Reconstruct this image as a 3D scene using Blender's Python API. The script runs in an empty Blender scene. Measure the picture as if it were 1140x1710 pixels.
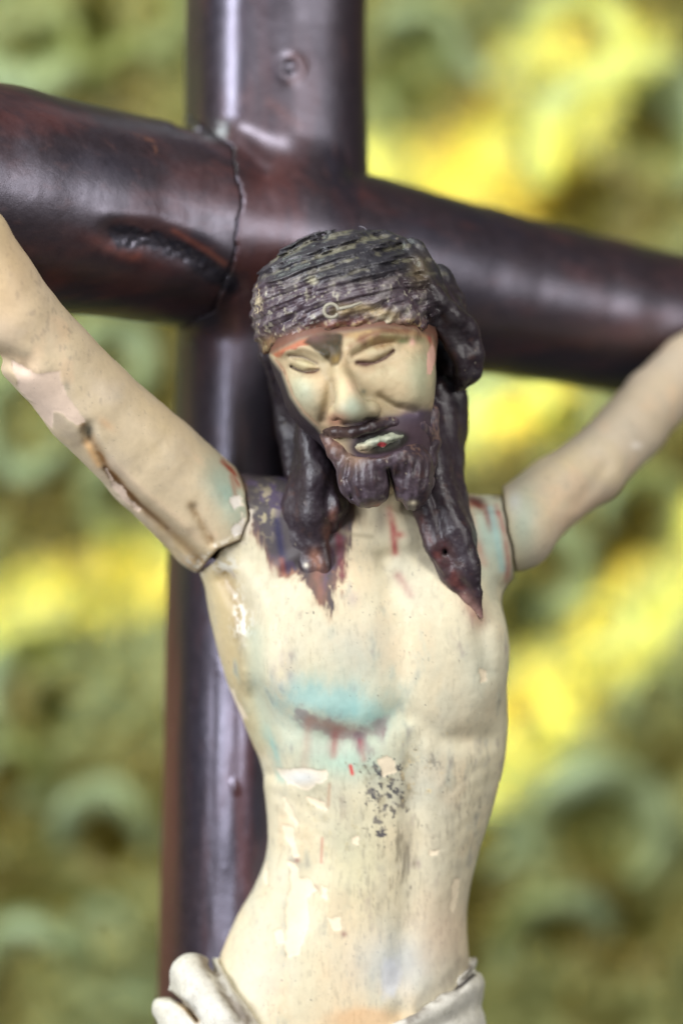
import bpy, math, random, time
import numpy as np
T0 = time.time()
R = math.radians
S = 0.00025            # metres per modelling unit
D = 3500.0             # camera distance in modelling units
CX, CY = 570.0, 855.0
sc = bpy.context.scene
col = sc.collection

# ------------------------------------------------------------------ camera, light, exposure
cam_d = bpy.data.cameras.new('camera'); cam = bpy.data.objects.new('camera', cam_d); col.objects.link(cam)
cam.location = (0, -D*S, 0); cam.rotation_euler = (R(90), 0, 0)
cam_d.sensor_fit = 'VERTICAL'; cam_d.sensor_height = 36.0
cam_d.lens = 36.0*D/1710.0
cam_d.clip_start = 0.01; cam_d.clip_end = 50
cam_d.dof.use_dof = True
cam_d.dof.focus_distance = (D-185)*S
cam_d.dof.aperture_fstop = (cam_d.lens/1000.0)/(132*S)
cam_d.dof.aperture_blades = 0
sc.camera = cam
sc.view_settings.view_transform = 'Standard'; sc.view_settings.look = 'None'
sc.view_settings.exposure = 0.06; sc.view_settings.gamma = 1.0
sc.render.engine = 'CYCLES'
sc.cycles.use_denoising = True
sc.cycles.max_bounces = 6; sc.cycles.sample_clamp_direct = 12; sc.cycles.sample_clamp_indirect = 4
w = bpy.data.worlds.new('World'); sc.world = w; w.use_nodes = True
w.node_tree.nodes['Background'].inputs[0].default_value = (0.80, 0.88, 1.0, 1)
w.node_tree.nodes['Background'].inputs[1].default_value = 0.07

def area(name, loc, target, sx, sy, power, color, spread=180):
    l = bpy.data.lights.new(name, 'AREA'); l.shape = 'RECTANGLE'; l.size = sx; l.size_y = sy
    l.energy = power; l.color = color; l.spread = R(spread)
    o = bpy.data.objects.new(name, l); col.objects.link(o); o.location = loc
    from mathutils import Vector
    d = Vector(target)-Vector(loc)
    o.rotation_euler = d.to_track_quat('-Z', 'Y').to_euler()
    return o
area('window_light', (-1.30, -1.05, 0.42), (0, 0, 0), 0.60, 1.15, 40, (0.92, 0.94, 1.0))
area('overhead_light', (0.20, -1.20, 1.15), (0, 0, 0), 0.5, 0.4, 15, (1.0, 0.98, 0.95))
area('fill_light', (1.05, -1.20, 0.25), (0, 0, 0), 0.5, 0.5, 9.0, (1.0, 0.97, 0.93))

# ------------------------------------------------------------------ numeric helpers
f32 = np.float32
def _hash(ix, iy, iz, seed):
    h = (ix.astype(np.uint32)*np.uint32(374761393) + iy.astype(np.uint32)*np.uint32(668265263)
         + iz.astype(np.uint32)*np.uint32(2147483647) + np.uint32((seed*974634777) & 0xffffffff))
    h = (h ^ (h >> np.uint32(13)))*np.uint32(1274126177)
    h = h ^ (h >> np.uint32(16))
    return (h & np.uint32(0xffff)).astype(f32)/f32(32767.5)-f32(1)
def noise(x, y, z, seed=0):
    xi = np.floor(x); yi = np.floor(y); zi = np.floor(z)
    fx = (x-xi).astype(f32); fy = (y-yi).astype(f32); fz = (z-zi).astype(f32)
    xi = xi.astype(np.int32); yi = yi.astype(np.int32); zi = zi.astype(np.int32)
    fx = fx*fx*(3-2*fx); fy = fy*fy*(3-2*fy); fz = fz*fz*(3-2*fz)
    def c(a, b, d): return _hash(xi+a, yi+b, zi+d, seed)
    x00 = c(0,0,0)*(1-fx)+c(1,0,0)*fx; x10 = c(0,1,0)*(1-fx)+c(1,1,0)*fx
    x01 = c(0,0,1)*(1-fx)+c(1,0,1)*fx; x11 = c(0,1,1)*(1-fx)+c(1,1,1)*fx
    a = x00*(1-fy)+x10*fy; b = x01*(1-fy)+x11*fy
    return a*(1-fz)+b*fz
def fbm(p, sc_, seed=0, oct=3, st=(1, 1, 1)):
    out = 0; a = 1.0; t = 0
    x = p[:, 0]/(sc_*st[0]); y = p[:, 1]/(sc_*st[1]); z = p[:, 2]/(sc_*st[2])
    for k in range(oct):
        out = out + a*noise(x+17.3*k, y+9.1*k, z+3.7*k, seed+k); t += a
        x = x*2.03; y = y*2.03; z = z*2.03; a *= 0.5
    return out/t
def V(u, v, y, r=None):
    k = (D+y)/D
    q = ((u-CX)*k, y, (CY-v)*k)
    return q if r is None else q+(r*k,)
def UV(p):
    k = D/(D+p[:, 1])
    return CX+p[:, 0]*k, CY-p[:, 2]*k
def smin(a, b, k):
    h = np.maximum(k-np.abs(a-b), 0)/k
    return np.minimum(a, b)-h*h*k*0.25
def smax(a, b, k): return -smin(-a, -b, k)
def sstep(a, b, x):
    t = np.clip((x-a)/(b-a), 0, 1); return t*t*(3-2*t)
def ell(p, c, r, rot=0):
    """ellipsoid, rot = roll in the picture plane in degrees (clockwise in the picture)"""
    x = p[:, 0]-c[0]; y = p[:, 1]-c[1]; z = p[:, 2]-c[2]
    if rot:
        a = R(rot); ca, sa = math.cos(a), math.sin(a)
        x, z = x*ca-z*sa, x*sa+z*ca
    q0 = np.sqrt((x/r[0])**2+(y/r[1])**2+(z/r[2])**2)
    q1 = np.sqrt((x/r[0]**2)**2+(y/r[1]**2)**2+(z/r[2]**2)**2)+1e-9
    return q0*(q0-1)/q1
def E(p, u, v, y, ru, ry, rv, rot=0):
    return ell(p, V(u, v, y), (ru, ry, rv), rot)
def chain(p, pts, k=0, ridges=None):
    """round cone chain; pts are (u, v, depth, radius). ridges=(count, amplitude, twist)"""
    P = [V(*q) for q in pts]
    out = None; s0 = 0.0
    for a, b in zip(P[:-1], P[1:]):
        A = np.array(a[:3], f32); B = np.array(b[:3], f32); ba = B-A; L = float(np.sqrt((ba**2).sum()))
        pa = p-A
        h = np.clip(pa@ba/(L*L), 0, 1).astype(f32)
        q = pa-h[:, None]*ba
        d = np.sqrt((q**2).sum(1))
        r = a[3]+(b[3]-a[3])*h
        e = d-r
        if ridges:
            n, amp, tw = ridges
            t = ba/L
            f1 = np.cross(t, [0, 1, 0]); f1 /= np.linalg.norm(f1)+1e-9; f2 = np.cross(t, f1)
            ang = np.arctan2(q@f2.astype(f32), q@f1.astype(f32))
            e = e-amp*np.minimum(1, r/20)*np.cos(n*ang+(s0+h*L)*tw)
        s0 += L
        out = e if out is None else (smin(out, e, k) if k else np.minimum(out, e))
    return out
def pline(u, v, pts):
    """distance to a polyline in the drawing plane and the parameter along it"""
    d = np.full(u.shape, 1e4, f32); t = np.zeros(u.shape, f32)
    pts = np.array(pts, f32); L = np.sqrt(((pts[1:]-pts[:-1])**2).sum(1)); T = L.sum(); s = 0
    lo = pts.min(0)-130; hi = pts.max(0)+130
    m = np.nonzero((u > lo[0]) & (u < hi[0]) & (v > lo[1]) & (v < hi[1]))[0]
    if len(m) == 0: return d, t
    uu, vv = u[m], v[m]; dd = np.full(uu.shape, 1e4, f32); tt = np.zeros(uu.shape, f32)
    for a, b, l in zip(pts[:-1], pts[1:], L):
        bx, by = b-a
        h = np.clip(((uu-a[0])*bx+(vv-a[1])*by)/(l*l), 0, 1)
        e = np.hypot(uu-a[0]-h*bx, vv-a[1]-h*by)
        k = e < dd; dd[k] = e[k]; tt[k] = ((s+h*l)/T)[k]; s += l
    d[m] = dd; t[m] = tt
    return d, t
def poly(u, v, pts):
    """signed distance to a polygon, negative inside"""
    pts = np.array(pts, f32); n = len(pts)
    d = np.full(u.shape, 1e9, f32); s = np.ones(u.shape, f32)
    for i in range(n):
        a = pts[i]; b = pts[i-1]
        ex, ey = b-a; wx = u-a[0]; wy = v-a[1]
        h = np.clip((wx*ex+wy*ey)/(ex*ex+ey*ey+1e-9), 0, 1)
        d = np.minimum(d, (wx-ex*h)**2+(wy-ey*h)**2)
        c1 = v >= a[1]; c2 = v < b[1]; c3 = ex*wy > ey*wx
        fl = (c1 & c2 & c3) | (~c1 & ~c2 & ~c3)
        s[fl] *= -1
    return s*np.sqrt(d)
def blob(u, v, cu, cv, ru, rv, rot=0):
    a = R(rot); x = u-cu; y = v-cv
    X = x*math.cos(a)+y*math.sin(a); Y = -x*math.sin(a)+y*math.cos(a)
    return np.exp(-((X/ru)**2+(Y/rv)**2))
def stroke(u, v, pts, wd, taper=False):
    d, t = pline(u, v, pts)
    if taper: wd = wd*np.clip(1.15-t, .15, 1)
    return np.exp(-(d/wd)**2)

def mesh_sdf(f, lo, hi, h):
    """block-refined sampling + surface nets"""
    B = 4
    n = [int(math.ceil((hi[i]-lo[i])/(h*B))) for i in range(3)]
    lo = np.array(lo, f32)
    cx = [lo[i]+(np.arange(n[i])*B+(B-1)/2)*h for i in range(3)]
    G = np.stack(np.meshgrid(*cx, indexing='ij'), -1).reshape(-1, 3).astype(f32)
    fc = f(G).astype(f32)
    near = np.abs(fc) < h*B*0.9*1.6+7
    F = np.repeat(np.repeat(np.repeat(fc.reshape(n), B, 0), B, 1), B, 2)
    F = F.reshape(n[0], B, n[1], B, n[2], B)
    nb = np.nonzero(near.reshape(n)); off = (np.arange(B)-(B-1)/2)*h
    O = np.stack(np.meshgrid(off, off, off, indexing='ij'), -1).reshape(-1, 3).astype(f32)
    C = G[near]
    step = 20000
    for s in range(0, len(C), step):
        pts = (C[s:s+step, None, :]+O[None]).reshape(-1, 3)
        vals = f(pts).astype(f32).reshape(-1, B, B, B)
        F[nb[0][s:s+step], :, nb[1][s:s+step], :, nb[2][s:s+step], :] = vals
    F = F.reshape(n[0]*B, n[1]*B, n[2]*B)
    I = F < 0
    act = np.zeros([k-1 for k in F.shape], bool)
    c = [I[a:F.shape[0]-1+a, b:F.shape[1]-1+b, d:F.shape[2]-1+d] for a in (0, 1) for b in (0, 1) for d in (0, 1)]
    s_ = c[0].astype(np.int8)
    for k in c[1:]: s_ = s_+k
    act = (s_ > 0) & (s_ < 8)
    idx = np.nonzero(act); N = len(idx[0])
    corner = {}
    for a in (0, 1):
        for b in (0, 1):
            for d in (0, 1): corner[a, b, d] = F[idx[0]+a, idx[1]+b, idx[2]+d]
    acc = np.zeros((N, 3), f32); cnt = np.zeros(N, f32)
    for ax in range(3):
        for p_ in (0, 1):
            for q_ in (0, 1):
                k0 = [p_, q_]; k0.insert(ax, 0); k1 = [p_, q_]; k1.insert(ax, 1)
                f0 = corner[tuple(k0)]; f1 = corner[tuple(k1)]
                m = (f0 < 0) != (f1 < 0)
                t = np.where(m, f0/np.where(m, f0-f1, 1), 0)
                pos = np.tile(np.array(k0, f32), (N, 1)); pos[:, ax] = t
                acc += pos*m[:, None]; cnt += m
    vert = (np.stack(idx, 1)+acc/cnt[:, None])*h+lo
    im = np.full(act.shape, -1, np.int32); im[idx] = np.arange(N)
    quads = []
    for ax in range(3):
        sl0 = [slice(None)]*3; sl1 = [slice(None)]*3
        sl0[ax] = slice(0, -1); sl1[ax] = slice(1, None)
        ch = I[tuple(sl0)] != I[tuple(sl1)]
        e = np.nonzero(ch)
        o1, o2 = [(1, 2), (2, 0), (0, 1)][ax]
        ok = (e[o1] > 0) & (e[o2] > 0) & (e[o1] < act.shape[o1]) & (e[o2] < act.shape[o2])
        e = [k[ok] for k in e]
        def g(d1, d2):
            q = list(e); q[o1] = q[o1]-d1; q[o2] = q[o2]-d2; return im[tuple(q)]
        a, b, c2, d2 = g(1, 1), g(0, 1), g(0, 0), g(1, 0)
        ins = I[tuple(e)]
        Q = np.stack([a, b, c2, d2], 1)
        Q[~ins] = Q[~ins][:, ::-1]
        quads.append(Q)
    Q = np.concatenate(quads); Q = Q[(Q >= 0).all(1)]
    return vert.astype(f32), Q

def lin(c):
    c = np.array(c, f32)/255.0
    return np.where(c <= 0.04045, c/12.92, ((c+0.055)/1.055)**2.4).astype(f32)
def mesh_obj(name, verts, faces, mat, parent=None, colour=None, gloss=None, loc=(0, 0, 0)):
    me = bpy.data.meshes.new(name)
    faces = np.asarray(faces); k = faces.shape[1]
    v = verts.astype(f32)*S-np.array(loc, f32)
    me.vertices.add(len(v)); me.vertices.foreach_set('co', v.ravel())
    me.loops.add(faces.size); me.loops.foreach_set('vertex_index', faces.astype(np.int32).ravel())
    me.polygons.add(len(faces))
    me.polygons.foreach_set('loop_start', np.arange(0, faces.size, k, dtype=np.int32))
    me.polygons.foreach_set('use_smooth', np.ones(len(faces), bool))
    if colour is not None:
        a = me.color_attributes.new('paint', 'FLOAT_COLOR', 'POINT')
        c4 = np.ones((len(v), 4), f32); c4[:, :3] = colour
        a.data.foreach_set('color', c4.ravel())
    if gloss is not None:
        a = me.attributes.new('gloss', 'FLOAT', 'POINT'); a.data.foreach_set('value', gloss.astype(f32))
    me.update(calc_edges=True); me.validate()
    me.materials.append(mat)
    o = bpy.data.objects.new(name, me); col.objects.link(o)
    if parent is not None: o.parent = parent
    return o
class Paint:
    def __init__(s, n, base): s.c = np.tile(lin(base), (n, 1)).astype(f32); s.g = np.zeros(n, f32)
    def mix(s, m, rgb, gloss=None):
        m = np.clip(m, 0, 1).astype(f32)
        s.c += m[:, None]*(lin(rgb)-s.c)
        if gloss is not None: s.g += m*(gloss-s.g)

# ------------------------------------------------------------------ materials
def nodes(name):
    m = bpy.data.materials.new(name); m.use_nodes = True
    nt = m.node_tree; return m, nt, nt.nodes['Principled BSDF']
def painted(name, r0, r1, bump, bscale, speck, spec=0.5, coat=0.0, tint=None, dirt=(0.10, 0.09, 0.08, 1), grain=(1, 1, 1), vary=0.14, ior=1.5):
    m, nt, b = nodes(name); N = nt.nodes.new; L = nt.links.new
    at = N('ShaderNodeAttribute'); at.attribute_name = 'paint'
    gl = N('ShaderNodeAttribute'); gl.attribute_name = 'gloss'
    tc = N('ShaderNodeTexCoord')
    mp = N('ShaderNodeMapping'); mp.inputs['Scale'].default_value = grain; L(tc.outputs['Object'], mp.inputs['Vector'])
    n1 = N('ShaderNodeTexNoise'); n1.inputs['Scale'].default_value = bscale; n1.inputs['Detail'].default_value = 6
    n1.inputs['Roughness'].default_value = 0.65; L(mp.outputs[0], n1.inputs['Vector'])
    n2 = N('ShaderNodeTexNoise'); n2.inputs['Scale'].default_value = bscale*2.2; n2.inputs['Detail'].default_value = 3
    L(mp.outputs[0], n2.inputs['Vector'])
    n3 = N('ShaderNodeTexNoise'); n3.inputs['Scale'].default_value = bscale*0.14; n3.inputs['Detail'].default_value = 4
    L(mp.outputs[0], n3.inputs['Vector'])
    rp = N('ShaderNodeMapRange'); rp.inputs[1].default_value = 0.64; rp.inputs[2].default_value = 0.76
    rp.inputs[3].default_value = 0; rp.inputs[4].default_value = speck
    L(n2.outputs[0], rp.inputs[0])
    r3 = N('ShaderNodeMapRange'); r3.inputs[1].default_value = 0.42; r3.inputs[2].default_value = 0.68
    L(n3.outputs[0], r3.inputs[0])
    mu = N('ShaderNodeMath'); mu.operation = 'MULTIPLY'; L(rp.outputs[0], mu.inputs[0]); L(r3.outputs[0], mu.inputs[1])
    v1 = N('ShaderNodeMapRange'); v1.inputs[1].default_value = 0.3; v1.inputs[2].default_value = 0.7
    v1.inputs[3].default_value = 1-vary; v1.inputs[4].default_value = 1+vary*.7; L(n1.outputs[0], v1.inputs[0])
    hs = N('ShaderNodeVectorMath'); hs.operation = 'SCALE'; L(at.outputs['Color'], hs.inputs[0]); L(v1.outputs[0], hs.inputs['Scale'])
    mx = N('ShaderNodeMix'); mx.data_type = 'RGBA'; L(mu.outputs[0], mx.inputs['Factor'])
    L(hs.outputs[0], mx.inputs['A']); mx.inputs['B'].default_value = dirt
    L(mx.outputs['Result'], b.inputs['Base Color'])
    rr = N('ShaderNodeMapRange'); rr.inputs[3].default_value = r0; rr.inputs[4].default_value = r1; L(gl.outputs['Fac'], rr.inputs[0])
    ra = N('ShaderNodeMath'); ra.operation = 'MULTIPLY_ADD'; L(n1.outputs[0], ra.inputs[0]); ra.inputs[1].default_value = 0.22
    L(rr.outputs[0], ra.inputs[2]); L(ra.outputs[0], b.inputs['Roughness'])
    b.inputs['Specular IOR Level'].default_value = spec; b.inputs['IOR'].default_value = ior
    if tint: b.inputs['Specular Tint'].default_value = tint
    if coat:
        b.inputs['Coat Weight'].default_value = coat; b.inputs['Coat Roughness'].default_value = 0.42
    bp = N('ShaderNodeBump'); bp.inputs['Strength'].default_value = bump; bp.inputs['Distance'].default_value = 0.0006
    L(n1.outputs[0], bp.inputs['Height']); L(bp.outputs[0], b.inputs['Normal'])
    if coat: L(bp.outputs[0], b.inputs['Coat Normal'])
    return m
M_flesh = painted('painted_plaster', 0.38, 0.0, 0.12, 420, 0.5, spec=0.26, vary=0.05)
M_hair = painted('painted_hair', 0.28, 0.05, 0.55, 380, 0.30, spec=0.55, dirt=(0.35, 0.33, 0.27, 1))
M_cloth = painted('painted_loincloth', 0.45, 0.1, 0.3, 420, 0.7, spec=0.4)
M_wood = painted('varnished_wood', 0.27, 0.12, 0.26, 190, 0.15, spec=1.0, coat=0.18, ior=1.66, tint=(0.84, 0.80, 1, 1), dirt=(0.10, 0.04, 0.02, 1), grain=(1, 1, 1))

def empty(name, loc, label, cat):
    o = bpy.data.objects.new(name, None); col.objects.link(o); o.location = loc; o.empty_display_size = 0.02
    o['label'] = label; o['category'] = cat
    return o
def child(name, verts, faces, mat, root, P=None, label=None):
    base = root.matrix_world.translation if root.type == 'EMPTY' else None
    o = mesh_obj(name, verts, faces, mat, root, P.c if P else None, P.g if P else None,
                 loc=tuple(root.location) if root.type == 'EMPTY' else tuple(ROOTLOC))
    if label: o['label'] = label
    return o

# ------------------------------------------------------------------ the wooden cross
BAR = [(-700, 190, -380, 196), (0, 331, 5, 184), (250, 369, 135, 166), (480, 415, 235, 156), (800, 485, 395, 136), (1000, 523, 480, 126), (1140, 556, 545, 123), (1700, 690, 800, 118)]
def f_pole(p):
    z = CY-p[:, 2]
    cx = np.interp(z, [-600, 0, 600, 1000, 1400, 1710, 2600], [-112, -120, -118, -122, -120, -112, -95]).astype(f32)
    r = np.interp(z, [-600, 0, 300, 600, 1000, 1400, 1710, 2600], [158, 160, 166, 178, 190, 203, 217, 250]).astype(f32)
    x = p[:, 0]-cx; y = p[:, 1]-285
    a = R(24); X = np.abs(x*math.cos(a)+y*math.sin(a)); Y = np.abs(-x*math.sin(a)+y*math.cos(a))
    n = 2.7
    d = (X**n+Y**n)**(1/n)*1.03-r*0.985
    d = np.maximum(d, z-2600); d = np.maximum(d, -700-z)
    return d
def f_cross(p, part=None):
    u, v = UV(p)
    b = chain(p, BAR, 12)
    kk = 44*(1-sstep(560, 602, u))+1.0; q = f_pole(p)
    hh = np.maximum(kk-np.abs(q-b), 0)/kk; d = np.minimum(q, b)-hh*hh*kk*0.25
    if part == 'pole': d = np.where(poly(u, v, RP) < 0, q, d)
    if part == 'bar': d = b
    front = sstep(330, 120, p[:, 1]-0.466*p[:, 0]*0.6)
    d = d+fbm(p, 170, 3, 2, (1.4, 1, 1.4))*5+fbm(p, 44, 8, 2, (1.6, 1, 1.6))*.5
    m = (p[:, 1]-0.3*p[:, 0]) < 260
    g = 9*np.exp(-((u-438)/38)**2)*sstep(380, 260, v)
    g += 7*stroke(u, v, [(195, 392), (250, 398), (330, 430), (392, 478)], 22)+2.5*fbm(p, 7, 48, 2)*stroke(u, v, [(205, 392), (250, 398), (330, 430), (392, 478)], 18)
    g -= 2.5*stroke(u, v, [(180, 360), (260, 362), (345, 395), (385, 430)], 18)
    g += 6*stroke(u, v, [(300, 210), (350, 222), (392, 250), (440, 290)], 14)
    rr = np.hypot((u-485), (v-114)*1.05)
    g += 4*np.exp(-((rr-9)/3.6)**2)*(u < 490)
    g -= 2*np.exp(-((rr-20)/8.0)**2)
    g -= 5*stroke(u, v, [(390, 1308), (393, 1322)], 4)
    for (a, b2) in ((366, 1120), (318, 1190), (341, 1235), (300, 1420), (375, 1450), (330, 1540), (363, 1105)):
        g -= 1.2*blob(u, v, a, b2, 4, 6)
    g -= 2*fbm(p, 22, 21, 2, (1, 1, 6))*sstep(300, 380, u)*sstep(1000, 1150, v)
    return d+g*m
CRACK = [(300, 180), (350, 222), (386, 244), (394, 285), (402, 330), (396, 385), (388, 435), (372, 480), (352, 520), (318, 540), (288, 556), (230, 600)]
LP = CRACK+[(-2500, 600), (-2500, -900), (280, 170)]
RP = [(612, 250), (606, 300), (600, 380), (604, 480), (612, 600), (640, 720), (3500, 1500), (3500, -300)]
def jit(u, v, a=1.8):
    return a*np.sin(v*0.07)+a*0.5*np.sin(v*0.19+1.3)
def f_barL(p):
    u, v = UV(p); return np.maximum(f_cross(p), poly(u+jit(u, v), v, LP)+0.2)
def f_barR(p):
    u, v = UV(p); return np.maximum(f_cross(p, 'bar'), poly(u, v, RP)-70)
def f_up(p):
    u, v = UV(p)
    c = f_cross(p, 'pole'); l = poly(u+jit(u, v), v, LP)
    a = np.maximum(c, -(l-0.2))
    return np.minimum(a, np.maximum(c+16, -(l+45)))      # added inner core fills the joint and blocks light through the crack
cross = empty('wooden_cross', (V(500, 0, 285)[0]*S, 285*S, -(2600-CY)*S),
              'dark brown varnished wooden cross of round rustic logs behind the pale carved figure', 'cross')
def paint_wood(vt, bar=False):
    u, v = UV(vt); P = Paint(len(vt), (40, 26, 25))
    k = (4.5, 1, 1) if bar else (1, 1, 4.5)
    n1 = fbm(vt, 110, 31, 4, k); n2 = fbm(vt, 34, 37, 3, k); n3 = fbm(vt, 10, 40, 3, k)
    P.mix(sstep(0.0, 0.5, n1)*0.8, (82, 42, 34)); P.mix(sstep(0.05, 0.5, n2)*0.4, (84, 44, 36))
    P.mix(sstep(0.0, -0.5, n1)*0.7, (26, 22, 32)); P.mix(sstep(0.1, 0.5, n3)*0.35, (28, 20, 24)); P.mix(sstep(.2, .6, -n3)*.25, (92, 60, 52))
    if bar:
        P.mix(sstep(390, 450, v-.2*u)*sstep(430, 200, u)*.45*sstep(-.3, .3, n2), (96, 46, 34)); P.mix(blob(u, v, 210, 420, 60, 14, 20)*.5*(1+n3), (130, 66, 46))
    else: P.mix(sstep(350, 430, u)*sstep(900, 1150, v)*0.5*sstep(-.3, .4, n2), (104, 50, 38)); P.mix(sstep(310, 270, u)*sstep(700, 1100, v)*.7, (98, 48, 40))
    s = stroke(u, v, [(200, 392), (255, 400), (325, 428), (385, 475)], 22)
    P.mix(sstep(0.35, 0.7, s+fbm(vt, 20, 44, 3)*0.45), (14, 13, 20), 0.3)
    P.mix(stroke(u, v, [(290, 385), (345, 418), (375, 440)], 5)*0.6, (130, 68, 46))
    P.mix(stroke(u, v, [(225, 225), (255, 235), (262, 255)], 3)*0.5*(fbm(vt, 9, 50) > -.1), (130, 84, 58))
    rr = np.hypot(u-485, v-114); P.mix(np.exp(-((rr-9)/4)**2)*(u < 490)*.95, (14, 10, 14)); P.mix(np.exp(-((rr-22)/7)**2)*.3*(u > 478), (118, 76, 60))
    P.mix(stroke(u, v, [(450, 170), (475, 190), (500, 210)], 9)*0.3, (118, 72, 56))
    c = pline(u+jit(u, v), v, CRACK)[0]; P.mix(np.exp(-(c/1.9)**2), (5, 4, 5))
    return P
if True:
    vt, q = mesh_sdf(f_up, (-420, -110, CY-2640), (280, 560, CY+740), 4.4)
    child('upright_beam', vt, q, M_wood, cross, paint_wood(vt), 'dark varnished upright log with a small curled knot near the top')
    vt, q = mesh_sdf(f_barL, (-1250, -640, 200), (-120, 560, 920), 3.3)
    child('crossbeam', vt, q, M_wood, cross, paint_wood(vt, True), 'left crossbeam piece with a black scar beside the crack')
    vt, q = mesh_sdf(f_barR, (-90, 30, -120), (1500, 1000, 760), 6)
    child('crossbeam', vt, q, M_wood, cross, paint_wood(vt, True), 'right crossbeam piece, smoother and further away')
print('cross', round(time.time()-T0, 1))

# ------------------------------------------------------------------ the plaster figure
ROOTLOC = (0.01, 0.0, -(2010-CY)*S)
fig = empty('crucified_figure', ROOTLOC, 'pale painted plaster figure with bowed head and outstretched arms hung on the wooden cross', 'statue')

def tab(vs, xs):
    g = np.arange(vs[0], vs[-1], 4.0); y = np.interp(g, vs, xs)
    k = np.ones(13)/13; yp = np.pad(y, 6, mode='edge'); y = np.convolve(yp, k, 'valid')
    return g.astype(f32), y.astype(f32)
TV = [780, 860, 900, 940, 1000, 1080, 1150, 1220, 1280, 1350, 1420, 1470, 1530, 1590, 1650, 1710, 1900, 2100]
TL = tab(TV, [395, 365, 350, 338, 345, 362, 384, 413, 437, 446, 447, 431, 396, 370, 352, 348, 352, 370])
TR = tab(TV, [800, 848, 856, 850, 836, 838, 845, 848, 841, 822, 799, 785, 778, 780, 792, 800, 800, 780])
TD = tab(TV, [60, 84, 95, 104, 118, 126, 128, 124, 112, 100, 95, 96, 100, 106, 112, 114, 112, 100])
def f_torso_core(p, grow=0.0):
    v = CY-p[:, 2]
    l = np.interp(v, *TL); r = np.interp(v, *TR); b = np.interp(v, *TD).astype(f32)+grow
    cx = ((l+r)/2-CX).astype(f32); a = ((r-l)/2).astype(f32)+grow
    X = np.abs(p[:, 0]-cx); Y = np.abs(p[:, 1]-5)
    n = 2.25
    q = ((X/a)**n+(Y/b)**n+1e-9)**(1/n)
    g = np.sqrt((X/a**2)**2+(Y/b**2)**2)+1e-9
    d = np.where(q > 0.3, (q-1)*np.sqrt((X/a)**2+(Y/b)**2)/g, -b*0.7)
    return np.maximum(np.maximum(d, 870-v), v-2010).astype(f32)
LCUT = [(385, 640), (397, 780), (411, 825), (415, 868), (401, 902), (364, 918), (322, 966), (250, 1000), (-1500, 1500), (-1500, -700), (350, -700)]
RCUT = [(828, 700), (838, 830), (846, 880), (856, 925), (858, 965), (880, 1010), (2200, 1500), (2200, -300), (840, 300)]
def f_torso(p):
    u, v = UV(p)
    d = f_torso_core(p)
    d = smin(d, chain(p, [(380, 868, -5, 82), (470, 876, 0, 74), (590, 880, 0, 70), (740, 890, 15, 66), (800, 900, 20, 68), (870, 885, 35, 62)], 20), 50)
    d = smin(d, chain(p, [(625, 760, -60, 55), (615, 840, -25, 62), (610, 920, -15, 80)], 10), 50)
    d = smin(d, E(p, 545, 1080, -70, 120, 62, 120, 10), 55)
    d = smin(d, E(p, 745, 1080, -62, 95, 60, 120), 55)
    F = sstep(40, -30, p[:, 1])
    g = 0
    # sternum, lower edge of the chest, ribs, belly
    g += 7*stroke(u, v, [(650, 950), (660, 1050), (670, 1170)], 26)
    g += 6*stroke(u, v, [(430, 1160), (490, 1215), (560, 1238), (625, 1228), (665, 1195)], 22)
    g += 8*stroke(u, v, [(690, 1200), (740, 1235), (810, 1235)], 20)
    g -= 5*stroke(u, v, [(455, 1125), (520, 1180), (600, 1192)], 26)
    g += 6*stroke(u, v, [(560, 1240), (600, 1300), (680, 1340)], 30)
    g += 7*stroke(u, v, [(690, 1240), (690, 1400), (675, 1560), (668, 1640)], 22)
    g -= 5*stroke(u, v, [(610, 1330), (620, 1450), (600, 1580)], 50)
    g -= 4*stroke(u, v, [(750, 1330), (745, 1450), (740, 1540)], 40)
    g += 7*stroke(u, v, [(520, 1330), (525, 1440), (500, 1540)], 26)
    g += 9*stroke(u, v, [(380, 965), (412, 1020), (420, 1110), (440, 1200), (458, 1290)], 17)
    g -= 4*stroke(u, v, [(420, 960), (460, 1040), (475, 1100)], 24)
    g -= 5*stroke(u, v, [(560, 905), (500, 925), (450, 960)], 12)
    g += 6*stroke(u, v, [(455, 960), (510, 945), (570, 925), (640, 935)], 16)
    g += 6*stroke(u, v, [(640, 930), (700, 920), (770, 945)], 15)
    g += 5*stroke(u, v, [(830, 980), (805, 1060), (812, 1120)], 18)
    for k in range(4):
        g += 1.2*stroke(u, v, [(450+k*6, 1290+k*34), (500+k*5, 1315+k*30), (540, 1350+k*26)], 9)
        g += .8*stroke(u, v, [(830-k*8, 1270+k*32), (790-k*6, 1290+k*30), (755, 1320+k*26)], 9)
    g += 10*blob(u, v, 668, 1700, 18, 26)
    d = d+g*F+fbm(p, 60, 5, 2)*2.2+fbm(p, 14, 6, 2)*0.5
    # flaked paint sits a hair lower
    d = d+1.2*peel(u, v, p)*F
    c = poly(u+1.5*np.sin(v*.13), v, LCUT)
    d = np.maximum(d, -(c-0.4-9*blob(u, v, 358, 936, 18, 18)-2*blob(u, v, 414, 850, 6, 14)))
    c = poly(u+1.2*np.sin(v*.15), v, RCUT)
    return np.maximum(d, -(c-0.8))
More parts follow.
